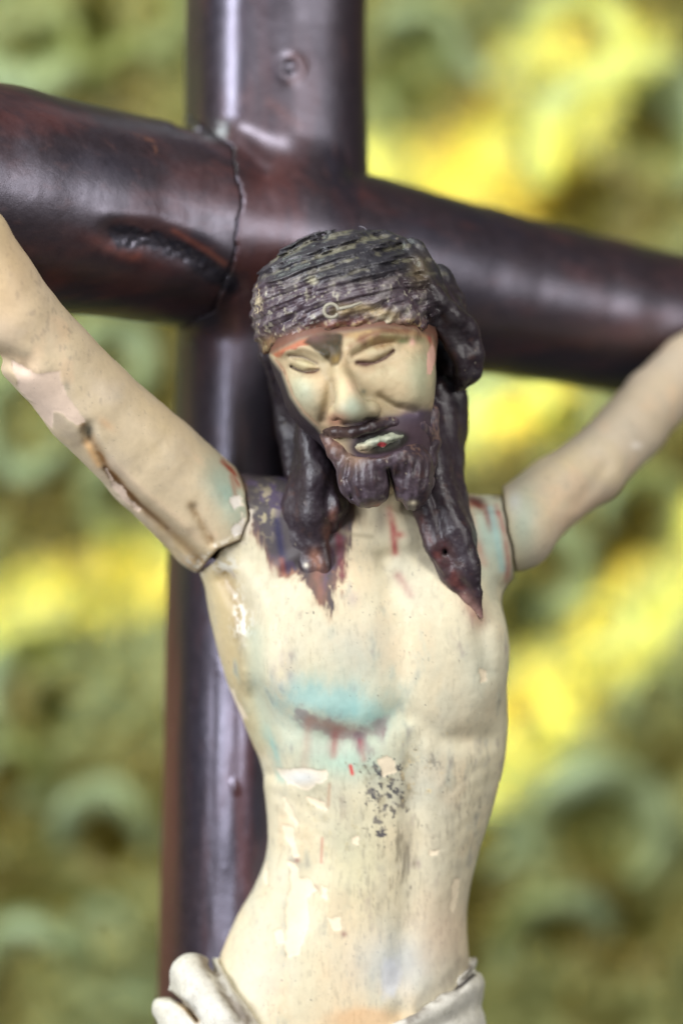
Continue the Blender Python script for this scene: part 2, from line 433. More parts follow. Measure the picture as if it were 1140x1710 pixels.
PEEL = [
 [(383, 1145), (392, 1150), (400, 1175), (412, 1200), (402, 1202), (390, 1180)],
 [(462, 1285), (490, 1282), (545, 1286), (545, 1302), (515, 1318), (480, 1310)],
 [(467, 1325), (478, 1330), (492, 1360), (506, 1376), (494, 1380), (478, 1352)],
 [(474, 1378), (488, 1380), (494, 1410), (500, 1430), (490, 1432), (478, 1400)],
 [(478, 1440), (494, 1440), (500, 1466), (520, 1468), (528, 1486), (514, 1500), (518, 1540), (505, 1570), (498, 1596), (482, 1598), (474, 1585), (480, 1560), (474, 1520), (482, 1490), (486, 1470)],
 [(537, 1480), (547, 1484), (545, 1500), (538, 1496)],
 [(545, 1532), (570, 1530), (568, 1550), (556, 1556)],
 [(758, 1466), (766, 1468), (762, 1500), (755, 1522), (750, 1518)],
 [(515, 1332), (545, 1336), (548, 1354), (530, 1350)],
 [(800, 1118), (812, 1118), (815, 1136), (802, 1140)],
 [(716, 1418), (734, 1418), (732, 1430), (720, 1430)],
 [(440, 1430), (448, 1440), (446, 1474), (441, 1470)],
 [(585, 1396), (598, 1398), (598, 1410), (588, 1410)],
 [(630, 1268), (655, 1262), (660, 1290), (640, 1300)],
 [(456, 1556), (470, 1552), (474, 1572), (462, 1576)],
]
def peel(u, v, p):
    out = np.zeros(u.shape, f32)
    m = np.nonzero((u > 370) & (u < 830) & (v > 1100) & (v < 1620) & (p[:, 1] < 20))[0]
    if len(m) == 0: return out
    uu, vv = u[m], v[m]; nn = fbm(p[m], 14, 71, 3)*7
    o = np.zeros(uu.shape, f32)
    for q in PEEL:
        o = np.maximum(o, sstep(1.5, -1.5, poly(uu, vv, q)+nn))
    out[m] = o
    return out

# head without hair: skull, face, jaw
def f_head(p):
    u, v = UV(p)
    d = E(p, 588, 545, -85, 142, 138, 122)
    d = smin(d, E(p, 596, 630, -125, 124, 122, 118, -8), 30)
    d = smin(d, E(p, 520, 590, -125, 62, 92, 62), 30)
    d = smin(d, E(p, 635, 735, -120, 84, 112, 88), 30)
    d = smin(d, E(p, 676, 640, -165, 46, 66, 66), 22)       # cheeks
    d = smin(d, E(p, 524, 655, -170, 34, 62, 52, -20), 22)
    d = smin(d, chain(p, [(560, 588, -232, 12), (570, 630, -250, 15), (583, 672, -268, 22)], 8), 17)
    d = smin(d, E(p, 586, 684, -266, 26, 27, 20, 8), 10)
    d = smin(d, E(p, 618, 684, -246, 17, 24, 15), 9)
    d = smin(d, E(p, 558, 690, -244, 12, 22, 12), 8)
    F = sstep(-100, -140, p[:, 1])
    g = 0
    g += 19*blob(u, v, 512, 610, 34, 21, 12)+20*blob(u, v, 626, 596, 42, 22, -14)
    g -= 15*blob(u, v, 509, 609, 24, 12, 12)+15*blob(u, v, 628, 592, 32, 13, -16)
    g += 5*stroke(u, v, [(488, 612), (506, 621), (531, 618)], 3.6)
    g += 5*stroke(u, v, [(597, 607), (624, 606), (656, 588)], 3.6)
    g += 3*stroke(u, v, [(484, 594), (506, 597), (528, 608)], 3.5)+3*stroke(u, v, [(590, 594), (620, 578), (655, 572)], 4)
    g -= 6*stroke(u, v, [(470, 588), (505, 580), (540, 594)], 8)
    g -= 7*stroke(u, v, [(586, 580), (632, 558), (690, 560)], 10)
    g += 5*blob(u, v, 557, 590, 12, 18)
    g += 6*stroke(u, v, [(634, 664), (658, 680), (690, 686)], 8)
    g += 4*stroke(u, v, [(552, 640), (548, 670), (540, 700)], 8)
    g += 7*blob(u, v, 617, 703, 10, 4, -10)+5*blob(u, v, 578, 708, 8, 4)
    d = d+g*F+fbm(p, 40, 91, 2)*1.6+fbm(p, 9, 92, 2)*0.5
    return d
def f_body(p):
    d = f_torso(p)
    hd = np.nonzero(p[:, 2] > CY-960)[0]
    if len(hd):
        d = d.astype(f32); d[hd] = smin(d[hd], f_head(p[hd]), 12)
    return d

FACE = [(448, 592), (474, 579), (500, 566), (540, 556), (590, 552), (640, 545), (690, 548), (722, 562), (730, 585), (727, 640), (724, 700), (722, 780), (700, 850),
        (600, 850), (575, 782), (552, 742), (528, 712), (505, 690), (486, 662), (472, 622), (455, 600)]
def paint_body(vt):
    u, v = UV(vt); P = Paint(len(vt), (217, 206, 174))
    y = vt[:, 1]; F = sstep(60, 10, y)
    a = fbm(vt, 110, 101, 4); b = fbm(vt, 60, 111, 4, (1, 1, 1.8)); c = fbm(vt, 16, 121, 3, (1, 1, 2)); e = fbm(vt, 7, 131, 2)
    P.mix(sstep(0, .5, a)*.6, (224, 204, 168)); P.mix(sstep(0, -.5, a)*.6, (200, 197, 176))
    P.mix(sstep(.1, .5, b)*.45, (228, 200, 160)); P.mix(sstep(.1, .6, -b)*.4, (190, 192, 172))
    P.mix(sstep(.15, .7, c)*.22, (182, 174, 152)); f_ = fbm(vt, 5, 133, 3, (1, 1, 3)); P.mix(sstep(.15, .6, f_)*.34, (164, 154, 130)); P.mix(sstep(.15, .6, fbm(vt, 30, 139, 4, (1, 1, 3)))*.35, (192, 182, 146)); P.mix(sstep(.15, .6, fbm(vt, 70, 149, 4, (1, 1, 1.5)))*.4, (196, 190, 166)); P.mix(sstep(.7, .85, fbm(vt, 3.5, 137, 2)+.35*b)*.4, (110, 102, 92)); P.mix(sstep(.3, .7, -f_)*.25, (240, 228, 200))
    P.mix(sstep(1000, 900, v)*.35, (208, 198, 165))
    # darker ochre grime on the left flank
    P.mix(stroke(u, v, [(362, 970), (385, 1060), (405, 1150), (430, 1230)], 32)*.85*F, (190, 170, 124))
    P.mix(stroke(u, v, [(372, 955), (396, 1010), (404, 1060)], 13)*(.7+.5*c)*F, (142, 118, 76), .9)
    P.mix(stroke(u, v, [(400, 1050), (405, 1100), (410, 1150)], 9)*(.35+.9*c)*F, (140, 126, 98))
    gl = sstep(.0, .25, e+.1)*np.clip(blob(u, v, 408, 1042, 17, 24)+blob(u, v, 378, 942, 20, 14)+blob(u, v, 398, 1000, 9, 26)*.7, 0, 1)
    P.mix(gl*F, (228, 224, 208), 1)
    # turquoise bruises
    P.mix(sstep(.1, .95, blob(u, v, 560, 1195, 128, 84)+.35*b+.25*c)*F*.7, (190, 207, 188))
    P.mix(sstep(.15, 1.0, blob(u, v, 548, 1172, 84, 32, 10)+.5*c+.35*b)*F*.62, (138, 188, 186))
    P.mix(blob(u, v, 610, 1195, 46, 26, 20)*.55*F, (130, 188, 184))
    P.mix(blob(u, v, 575, 1270, 66, 30)*.6*F, (160, 206, 190))
    P.mix(stroke(u, v, [(444, 1215), (456, 1255), (470, 1300)], 8)*(.5+.8*c)*F, (142, 192, 182))
    P.mix(stroke(u, v, [(425, 1060), (432, 1150), (445, 1220)], 20)*.4*F, (180, 202, 182))
    P.mix(blob(u, v, 800, 1120, 44, 90)*.5*F, (190, 200, 184)); P.mix(blob(u, v, 605, 1090, 60, 70, 30)*.35*F, (184, 190, 180))
    P.mix(blob(u, v, 470, 1120, 22, 34)*.5*(.5+c), (150, 130, 140)); P.mix(blob(u, v, 735, 1300, 40, 120)*.3, (186, 184, 168))
    P.mix(blob(u, v, 720, 1460, 44, 160)*.3*(1+b), (182, 178, 162)); P.mix(blob(u, v, 590, 1440, 60, 90)*.4*F, (198, 194, 152))
    # side wound and its runs
    wn = .8+.7*c
    P.mix(sstep(.2, .9, stroke(u, v, [(503, 1190), (530, 1206), (560, 1218), (600, 1228), (632, 1212)], 17)+.55*c+.3*e-.05)*.6*F, (146, 116, 118))
    P.mix(stroke(u, v, [(520, 1200), (560, 1215), (590, 1215)], 9)*wn*.5*F, (172, 128, 108))
    P.mix(sstep(.3, .9, blob(u, v, 600, 1243, 22, 32)+.6*c)*.75*F, (118, 82, 98))
    P.mix(stroke(u, v, [(560, 1225), (557, 1262)], 8)*wn*.55*F, (160, 92, 84)); P.mix(stroke(u, v, [(602, 1240), (606, 1268)], 6)*wn*.6*F, (182, 64, 70))
    P.mix(stroke(u, v, [(515, 1205), (512, 1240), (508, 1285)], 8)*.4*wn*F, (186, 140, 122)); P.mix(sstep(.2, .9, blob(u, v, 575, 1250, 60, 34)*.6+.6*c)*.35*F, (176, 130, 124)); P.mix(stroke(u, v, [(585, 1279), (588, 1292)], 3)*F, (214, 60, 62))
    P.mix(stroke(u, v, [(538, 1400), (536, 1440)], 2.5)*.6*F, (190, 110, 96)); P.mix(stroke(u, v, [(550, 1310), (548, 1345)], 3)*.5*F, (180, 130, 100))
    for (q, r) in (((496, 1437), 5), ((525, 1484), 6), ((574, 1560), 5)): P.mix(blob(u, v, q[0], q[1], r, r)*.8, (150, 100, 92))
    gz_ = sstep(1180, 1320, v)*sstep(480, 620, u); P.mix(gz_*sstep(.05, .5, fbm(vt, 12, 180, 4, (1, 1, 4)))*.28*F, (168, 162, 144)); P.mix(gz_*sstep(.25, .5, fbm(vt, 4, 183, 3, (1, 1, 4)))*.35*F, (132, 124, 108))
    # black scuffs
    k1 = fbm(vt, 9, 141, 3); k2 = fbm(vt, 5, 143, 3); k3 = fbm(vt, 6, 151, 3, (1, 1, 4))
    P.mix(sstep(.5, .72, blob(u, v, 645, 1330, 50, 84)*.55+.75*k1)*.8*F, (84, 80, 86))
    P.mix(sstep(.5, .62, blob(u, v, 650, 1330, 42, 74)*.45+.8*k2)*.85*F, (58, 58, 70))
    P.mix(sstep(.45, .6, blob(u, v, 640, 1392, 16, 16)*.6+.6*k2)*.9*F, (66, 64, 76))
    P.mix(sstep(.45, .8, blob(u, v, 655, 1320, 90, 100)*.5+.7*fbm(vt, 13, 145, 3))*.4*F, (150, 138, 108))
    P.mix(sstep(.5, .7, blob(u, v, 690, 1280, 50, 60)*.4+.7*k1+.2*k2)*.5*F, (236, 214, 164))
    P.mix(sstep(.42, .85, blob(u, v, 672, 1450, 38, 96)*.55+.75*k3)*.6*F, (112, 102, 86))
    P.mix(sstep(.42, .8, blob(u, v, 724, 1272, 26, 18)*.6+.7*k2)*.6*F, (116, 110, 102))
    P.mix(sstep(.5, .9, blob(u, v, 770, 1330, 36, 100)*.5+.75*k3)*.5*F, (128, 120, 108))
    P.mix(sstep(.42, .8, blob(u, v, 600, 1500, 240, 260)*.22+.75*k2)*.35*F, (150, 140, 120))
    P.mix(sstep(.4, .8, blob(u, v, 560, 1400, 70, 120)*.3+.7*k1)*.4*F, (196, 180, 132))
    P.mix(blob(u, v, 660, 1610, 66, 52)*.7*F, (196, 202, 202)); P.mix(sstep(.3, .8, blob(u, v, 652, 1632, 22, 40)+.4*c)*.55*F, (212, 214, 222), .5)
    P.mix(sstep(.2, .9, blob(u, v, 610, 1702, 62, 22)+.4*b)*.6*F, (224, 178, 128)); P.mix(blob(u, v, 745, 1560, 50, 70)*.4*F, (226, 190, 160))
    P.mix(blob(u, v, 430, 1640, 40, 70)*.35, (232, 222, 206))
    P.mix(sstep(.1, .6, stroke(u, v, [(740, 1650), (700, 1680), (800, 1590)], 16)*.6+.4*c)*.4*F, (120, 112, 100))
    pk = peel(u, v, vt); P.mix(np.clip(4*pk*(1-pk), 0, 1)*.35, (150, 132, 104))
    P.mix(pk*.95, (240, 223, 192)); P.mix(pk*blob(u, v, 503, 1298, 34, 14), (232, 232, 224), .8)
    # dark painted hair over the left shoulder, blood by the neck
    n = fbm(vt, 20, 161, 3, (1, 1, 3))*16+fbm(vt, 5, 162, 3, (1, 1, 7))*15
    hairp = poly(u, v, [(396, 770), (480, 770), (580, 800), (585, 850), (572, 910), (562, 960), (552, 1008), (532, 990), (500, 950), (476, 955), (462, 930), (440, 900), (425, 860), (416, 830)])+n-9
    P.mix(sstep(6, -6, hairp)*.95, (64, 58, 66)); P.mix(sstep(0, -20, hairp)*sstep(.0, .4, c)*.5, (92, 78, 110))
    P.mix(np.exp(-(hairp/9)**2)*.6*(.6+c), (150, 106, 84))
    P.mix(blob(u, v, 445, 850, 16, 40)*sstep(.0, .3, e)*.8, (190, 178, 140))
    P.mix(stroke(u, v, [(462, 870), (468, 910), (474, 950)], 7)*.9, (50, 48, 74)); P.mix(stroke(u, v, [(470, 935), (474, 960)], 5)*.6, (150, 90, 70))
    P.mix(stroke(u, v, [(560, 865), (566, 900), (571, 960)], 7)*wn*.9*F, (120, 56, 66)); P.mix(stroke(u, v, [(540, 920), (528, 965), (535, 1000)], 13)*wn*.7*F, (146, 104, 82))
    P.mix(stroke(u, v, [(648, 850), (656, 880), (660, 922)], 6.5)*wn*F, (168, 70, 72)); P.mix(blob(u, v, 668, 893, 9, 6)*.9*wn, (176, 70, 68))
    P.mix(stroke(u, v, [(664, 962), (674, 975), (684, 992)], 8)*wn*.65*F, (156, 96, 98)); P.mix(blob(u, v, 636, 868, 12, 26)*.7, (126, 120, 108))
    P.mix(blob(u, v, 588, 1000, 11, 14)*.4, (150, 140, 150)); P.mix(stroke(u, v, [(555, 880), (580, 892), (620, 896)], 5)*.5*F, (134, 124, 100))
    P.mix(stroke(u, v, [(735, 900), (765, 975), (800, 1035)], 16)*.5*wn, (150, 70, 58))
    # right shoulder: turquoise and red strokes
    P.mix(blob(u, v, 815, 890, 34, 62)*.85*(y < 90), (172, 200, 186))
    P.mix(stroke(u, v, [(790, 838), (812, 850), (822, 880)], 9)*wn*.95, (142, 62, 44)); P.mix(stroke(u, v, [(780, 832), (800, 838)], 10)*.8, (78, 46, 44))
    P.mix(stroke(u, v, [(828, 845), (842, 890), (848, 940), (846, 970)], 6)*wn*.8, (168, 96, 88)); P.mix(stroke(u, v, [(818, 850), (830, 900), (838, 950)], 7)*.7, (166, 202, 196))
    P.mix(stroke(u, v, [(830, 824), (850, 820)], 11)*.8, (98, 80, 58)); P.mix(stroke(u, v, [(780, 850), (796, 900), (806, 940)], 9)*.6*wn, (186, 120, 96))
    # joint edges
    cl = np.abs(poly(u, v, LCUT)); P.mix(np.exp(-(cl/9)**2)*sstep(-.2, .3, e)*(v > 850)*(u < 440), (238, 226, 204))
    P.mix(np.exp(-((cl)/2.0)**2)*(u < 440)*.7, (70, 56, 44))
    cr = np.abs(poly(u, v, RCUT)); P.mix(np.exp(-(cr/3)**2)*(u > 780)*.7, (74, 60, 52))
    # ---- face
    H = sstep(822, 806, v+fbm(vt, 20, 77, 2)*8)*sstep(-60, -90, y)
    fc = poly(u, v, FACE)
    ins = sstep(6, -6, fc)*H
    P.mix(ins, (182, 164, 130)); 
    a2 = fbm(vt, 34, 165, 3); P.mix(ins*sstep(0, .5, a2)*.5, (218, 186, 146)); P.mix(ins*sstep(0, .5, -a2)*.45, (178, 172, 138)); P.mix(ins*sstep(.2, .6, fbm(vt, 8, 166, 3))*.35, (160, 140, 108)); P.mix(ins*blob(u, v, 600, 625, 26, 16)*.35, (160, 146, 112))
    P.mix(ins*blob(u, v, 588, 680, 27, 26)*.85, (150, 162, 142)); P.mix(ins*blob(u, v, 510, 655, 20, 30, -25)*.5, (166, 172, 148)); P.mix(ins*blob(u, v, 572, 650, 9, 24)*.5, (222, 204, 160))
    P.mix(ins*blob(u, v, 585, 645, 9, 12, -40)*.6, (224, 190, 160)); P.mix(ins*blob(u, v, 505, 650, 22, 26)*.5, (180, 188, 160))
    P.mix(ins*blob(u, v, 702, 632, 22, 40)*.7, (176, 186, 154)); P.mix(ins*blob(u, v, 655, 645, 44, 26)*.35, (226, 200, 160))
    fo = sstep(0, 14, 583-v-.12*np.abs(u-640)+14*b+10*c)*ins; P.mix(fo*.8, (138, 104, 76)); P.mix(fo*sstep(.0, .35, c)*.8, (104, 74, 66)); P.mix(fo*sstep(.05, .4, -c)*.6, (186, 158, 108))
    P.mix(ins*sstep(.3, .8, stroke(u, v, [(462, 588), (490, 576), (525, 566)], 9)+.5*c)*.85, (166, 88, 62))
    P.mix(ins*stroke(u, v, [(585, 578), (610, 562), (650, 552), (680, 552)], 5)*.75*wn, (116, 78, 60)); P.mix(ins*stroke(u, v, [(640, 560), (690, 566), (712, 566)], 6)*.4, (130, 140, 98))
    gb = poly(u, v, [(508, 572), (520, 556), (552, 548), (572, 560), (574, 590), (566, 610), (553, 608), (540, 596), (526, 584)])+4*c; P.mix(ins*sstep(4, -4, gb)*.98, (62, 50, 32)); P.mix(ins*sstep(2, -6, gb)*sstep(.0, .4, e)*.5, (46, 50, 38)); P.mix(ins*sstep(2, -6, gb)*blob(u, v, 562, 600, 10, 10)*.7, (134, 108, 56)); P.mix(ins*sstep(2, -4, gb)*blob(u, v, 525, 562, 22, 10)*.5, (124, 88, 84))
    P.mix(ins*sstep(.2, .7, c)*.3, (176, 152, 116)); P.mix(ins*stroke(u, v, [(548, 610), (546, 650), (550, 690)], 9)*.45, (170, 150, 112)); P.mix(ins*blob(u, v, 640, 570, 40, 10, -12)*.4, (176, 150, 100))
    P.mix(ins*blob(u, v, 688, 571, 5, 6), (236, 188, 168)); P.mix(ins*blob(u, v, 672, 570, 10, 4)*.8, (124, 132, 92))
    P.mix(ins*stroke(u, v, [(712, 560), (724, 572), (726, 600)], 7)*.8*wn, (176, 96, 84)); P.mix(ins*sstep(.4, .6, blob(u, v, 719, 600, 8, 30, 8)+.2*e), (234, 186, 166))
    P.mix(ins*np.exp(-((fc+3)/3.2)**2)*(u < 600)*(v > 600)*.6*(.7+c), (140, 80, 58)); P.mix(ins*np.exp(-((fc+2)/2)**2)*(u < 600)*(v > 600)*.7*(e > -.2), (214, 184, 150))
    P.mix(ins*stroke(u, v, [(486, 612), (498, 618), (512, 622), (524, 621), (532, 617)], 3+1.5*c)*.95, (62, 38, 36)); P.mix(ins*blob(u, v, 520, 621, 13, 5)*.7, (80, 46, 40)); P.mix(ins*blob(u, v, 512, 628, 22, 5)*.35, (150, 118, 88)); P.mix(ins*stroke(u, v, [(482, 593), (506, 596), (529, 607)], 3.2)*.7, (96, 78, 66))  # soft brown blobs below both eyes paint in eye-socket shading
    P.mix(ins*stroke(u, v, [(489, 600), (510, 603), (526, 610)], 2)*.5, (110, 100, 84)); P.mix(ins*blob(u, v, 508, 609, 20, 8, 10)*.4, (184, 180, 130))
    P.mix(ins*stroke(u, v, [(596, 605), (612, 608), (628, 605), (643, 598), (657, 585)], 3.6+2*c)*.9, (82, 50, 50)); P.mix(ins*blob(u, v, 608, 607, 12, 5)*.6, (74, 42, 42)); P.mix(ins*blob(u, v, 630, 613, 26, 5, -14)*.3, (150, 118, 92)); P.mix(ins*stroke(u, v, [(588, 596), (618, 578), (640, 572)], 3)*.5, (140, 112, 84))
    P.mix(ins*stroke(u, v, [(632, 660), (650, 672), (668, 678)], 4)*.5, (140, 122, 92)); P.mix(ins*blob(u, v, 607, 654, 4, 4)*.8, (118, 120, 104))
    P.mix(ins*blob(u, v, 562, 702, 18, 12)*.7, (206, 140, 112)); P.mix(ins*blob(u, v, 617, 705, 12, 5, -10), (46, 30, 32)); P.mix(ins*blob(u, v, 578, 708, 9, 4)*.9, (60, 40, 38))
    P.mix(ins*sstep(696, 708, v+0.16*(u-600)+4*c)*sstep(560, 600, u), (82, 66, 74)); P.mix(ins*blob(u, v, 690, 692, 34, 14, -5)*.7, (104, 92, 108))
    m = sstep(800, 780, v)*(1-ins)  # hair-dark scalp paint; beside the face it stands for deep shade
    P.mix(m, (52, 44, 50)); P.mix(m*np.exp(-(np.maximum(fc, 0)/22)**2)*(v < 590)*.9, (126, 88, 70)); P.mix(sstep(780, 800, v)*sstep(900, 850, v)*sstep(80, 40, np.abs(u-625))*.5*(.6+c), (120, 96, 70))  # last mix paints the beard's brown shadow onto the neck
    mo = sstep(1.2, .8, ((u-636)/42)**2+((v-739+.2*(u-636)*.8)/17)**2)*H
    P.mix(mo, (146, 150, 128)); P.mix(mo*sstep(.0, .4, c)*.7, (112, 118, 100), .6); P.mix(mo*.9, (30, 24, 24))  # near-black mix paints the shade of the mouth cavity
    ring = np.exp(-(((np.sqrt(((u-636)/42)**2+((v-739+.16*(u-636))/17)**2)-1))/.18)**2)*H
    P.mix(ring*.9, (34, 26, 26)); P.mix(mo*blob(u, v, 600, 752, 14, 7)*.8, (200, 170, 140))  # ring paints the dark shadow gap around the lips
    return P
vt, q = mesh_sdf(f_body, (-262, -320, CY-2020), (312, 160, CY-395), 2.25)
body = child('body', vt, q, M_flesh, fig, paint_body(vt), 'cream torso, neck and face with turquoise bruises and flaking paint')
print('body', len(vt), round(time.time()-T0, 1))

# arms
def hand(p, w, dirx, y):
    d = E(p, w[0]+dirx*40, w[1]-28, y, 44, 20, 36)
    for k, (a, L) in enumerate(((-55, 40), (-20, 62), (5, 68), (28, 62), (50, 48))):
        t = R(a); bx = w[0]+dirx*(52+14*math.cos(t)); bv = w[1]-34+26*math.sin(t)-6
        ex = bx+dirx*L*math.cos(t*.6); ev = bv+L*math.sin(t*.6)
        d = smin(d, chain(p, [(bx, bv, y, 12), ((bx+ex)/2, (bv+ev)/2, y-12, 10.5), (ex, ev, y+10, 8)]), 6)
    return d
def f_armL(p):
    u, v = UV(p)
    d = chain(p, [(420, 915, 10, 86), (362, 872, -15, 89), (255, 772, -70, 84), (150, 672, -130, 79), (90, 605, -165, 74), (28, 530, -200, 71), (-50, 405, -235, 68), (-130, 300, -268, 54), (-200, 235, -300, 40)], 8)
    d = smin(d, hand(p, (-205, 235), -1, -305), 20)
    F = sstep(0, -60, p[:, 1]+.3*(u-400)*-1*0+40)
    g = 8*stroke(u, v, [(148, 722), (180, 780), (230, 838), (290, 890), (335, 935)], 10)
    g -= 4*stroke(u, v, [(165, 735), (200, 785), (250, 830), (310, 880)], 12)
    g += 6*stroke(u, v, [(325, 850), (340, 880), (352, 905)], 8)
    g += 11*stroke(u, v, [(-20, 590), (15, 598), (40, 608)], 16)
    g -= 6*blob(u, v, -5, 630, 30, 20)
    g += 4*stroke(u, v, [(150, 710), (148, 735)], 10)
    g -= 5*stroke(u, v, [(260, 720), (330, 790), (370, 850)], 40)
    d = d+g*(p[:, 1] < 60)+fbm(p, 55, 15, 2)*2+fbm(p, 12, 16, 2)*.4+1.2*peelA(u, v, p)
    return smax(d, poly(u+1.5*np.sin(v*.13), v, LCUT)+0.2, 5)
PEELA = [[(20, 600), (60, 625), (102, 618), (104, 648), (122, 675), (142, 703), (128, 712), (104, 690), (90, 690), (86, 712), (66, 690), (30, 645)],
         [(383, 830), (401, 824), (404, 842), (392, 850)], [(398, 868), (410, 860), (408, 888), (390, 900), (385, 884)],
         [(178, 785), (186, 795), (205, 815), (218, 835), (238, 850), (232, 856), (205, 836), (186, 808)]]
def peelA(u, v, p):
    out = np.zeros(u.shape, f32); m = np.nonzero((u < 430) & (v > 580) & (v < 910))[0]
    if len(m) == 0: return out
    nn = fbm(p[m], 14, 171, 3)*6; o = np.zeros(len(m), f32)
    for q in PEELA: o = np.maximum(o, sstep(1.5, -1.5, poly(u[m], v[m], q)+nn))
    out[m] = o; return out
def paint_arm(vt, right=False):
    u, v = UV(vt); P = Paint(len(vt), (206, 187, 154) if not right else (208, 190, 162))
    a = fbm(vt, 90, 181, 4); b = fbm(vt, 45, 191, 4); c = fbm(vt, 14, 201, 3); e = fbm(vt, 6, 211, 2)
    P.mix(sstep(0, .5, a)*.55, (222, 200, 156)); P.mix(sstep(0, -.5, a)*.5, (204, 188, 166)); P.mix(sstep(.1, .5, b)*.4, (228, 196, 160))
    P.mix(sstep(.2, .7, -b)*.3, (186, 178, 160)); P.mix(sstep(.35, .7, c)*.3, (176, 160, 134))
    if not right:
        P.mix(sstep(.35, .7, blob(u, v, 60, 500, 50, 200, -30)*.25+.75*e)*.4, (140, 128, 116))
        P.mix(blob(u, v, 384, 830, 26, 62, -20)*.85*(1+.3*c), (156, 182, 166)); P.mix(blob(u, v, 360, 800, 22, 30, 0)*.4, (160, 178, 160))
        P.mix(stroke(u, v, [(372, 770), (392, 790), (398, 812)], 5)*.9*(.8+c), (150, 66, 44)); P.mix(stroke(u, v, [(386, 795), (394, 830)], 4)*.5, (160, 90, 66))
        s = stroke(u, v, [(140, 712), (178, 780), (230, 840), (290, 892), (332, 934)], 8)
        P.mix(s*.95*(.9+.5*c), (128, 92, 52)); P.mix(stroke(u, v, [(175, 780), (230, 838), (280, 882)], 3.5)*.8, (92, 62, 34))
        P.mix(stroke(u, v, [(185, 770), (240, 820), (300, 868), (330, 900)], 7)*.5, (214, 190, 160))
        P.mix(stroke(u, v, [(320, 845), (338, 878), (352, 905)], 8)*.75*(.7+c), (138, 108, 70)); P.mix(blob(u, v, 300, 910, 70, 30, 40)*.5*(1+c), (182, 160, 120))
        P.mix(blob(u, v, 147, 718, 9, 12), (158, 150, 128)); P.mix(blob(u, v, 112, 645, 5, 9)*.7, (160, 150, 130)); P.mix(stroke(u, v, [(145, 740), (165, 775)], 7)*.7, (222, 176, 120))
        P.mix(stroke(u, v, [(0, 592), (20, 598), (50, 622)], 9)*.7*(.8+c), (156, 136, 112)); P.mix(stroke(u, v, [(90, 690), (110, 715), (130, 740)], 12)*.5, (176, 158, 134))
        P.mix(blob(u, v, 178, 708, 16, 7, 40)*.5, (226, 184, 140)); P.mix(blob(u, v, 315, 945, 30, 14)*sstep(-.1, .2, e)*.7, (206, 208, 200), .9)
        P.mix(blob(u, v, 10, 470, 60, 120)*.4, (212, 176, 134))
        pk = peelA(u, v, vt); P.mix(pk*.95, (222, 198, 176)); P.mix(pk*(u > 370), (236, 228, 216), .4)
        cl = np.abs(poly(u, v, LCUT)); P.mix(np.exp(-((cl-7)/5)**2)*sstep(0, .3, e)*(v > 820), (236, 224, 200)); P.mix(np.exp(-(cl/2.4)**2)*.8, (110, 80, 54))
    else:
        P.mix(blob(u, v, 872, 870, 26, 70)*.8, (176, 192, 174)); P.mix(blob(u, v, 858, 836, 12, 18)*.8, (206, 208, 200)); P.mix(stroke(u, v, [(850, 815), (960, 738), (1040, 650)], 14)*.35, (150, 140, 122))  # long stroke paints a soft rim of shade along the upper edge
        P.mix(blob(u, v, 1062, 744, 9, 6)*1.0, (244, 232, 216)); P.mix(blob(u, v, 990, 850, 60, 20, -30)*.5, (226, 190, 156)); P.mix(blob(u, v, 1010, 740, 60, 60)*.3, (200, 192, 180))
        cr = np.abs(poly(u, v, RCUT)); P.mix(np.exp(-(cr/3)**2)*.8, (70, 58, 50))
    return P
vt, q = mesh_sdf(f_armL, (-1000, -420, -150), (-130, 110, 800), 3.0)
child('arm', vt, q, M_flesh, fig, paint_arm(vt), 'arm on the left with a brown crease and a pink flaked patch')
def f_armR(p):
    u, v = UV(p)
    d = chain(p, [(820, 905, 20, 62), (858, 884, 35, 69), (925, 822, 90, 59), (985, 785, 140, 59), (1045, 722, 215, 57), (1092, 668, 280, 55), (1150, 610, 335, 52), (1220, 555, 375, 45), (1290, 520, 400, 36)], 8)
    d = smin(d, hand(p, (1292, 520), 1, 372), 18)
    d = smin(d, E(p, 1080, 735, 245, 28, 36, 22, -40), 24)
    g = 5*stroke(u, v, [(960, 840), (990, 810), (1010, 780)], 14)-4*blob(u, v, 950, 850, 40, 24, -30)
    d = d+g*(p[:, 1] < 330)+fbm(p, 55, 17, 2)*2.5
    return smax(d, poly(u+1.2*np.sin(v*.15), v, RCUT)+0.2, 4)
vt, q = mesh_sdf(f_armR, (240, -60, -190), (1000, 460, 520), 4.0)
child('arm', vt, q, M_flesh, fig, paint_arm(vt, True), 'arm on the right reaching away behind the blur')
# the plaster cores inside the broken joints
for (A, B) in (((340, 868, -5, 62), (450, 885, 0, 62)), ((830, 890, 28, 46), (890, 868, 60, 46))):
    a_ = V(*A); vt, q = mesh_sdf(lambda p: chain(p, [A, B])+fbm(p, 12, 23, 2)*2, (a_[0]-90, a_[1]-90, a_[2]-100), (a_[0]+200, a_[1]+130, a_[2]+110), 4.0)
    child('joint_core', vt, q, M_flesh, fig, Paint(len(vt), (74, 58, 42)))
print('arms', round(time.time()-T0, 1))

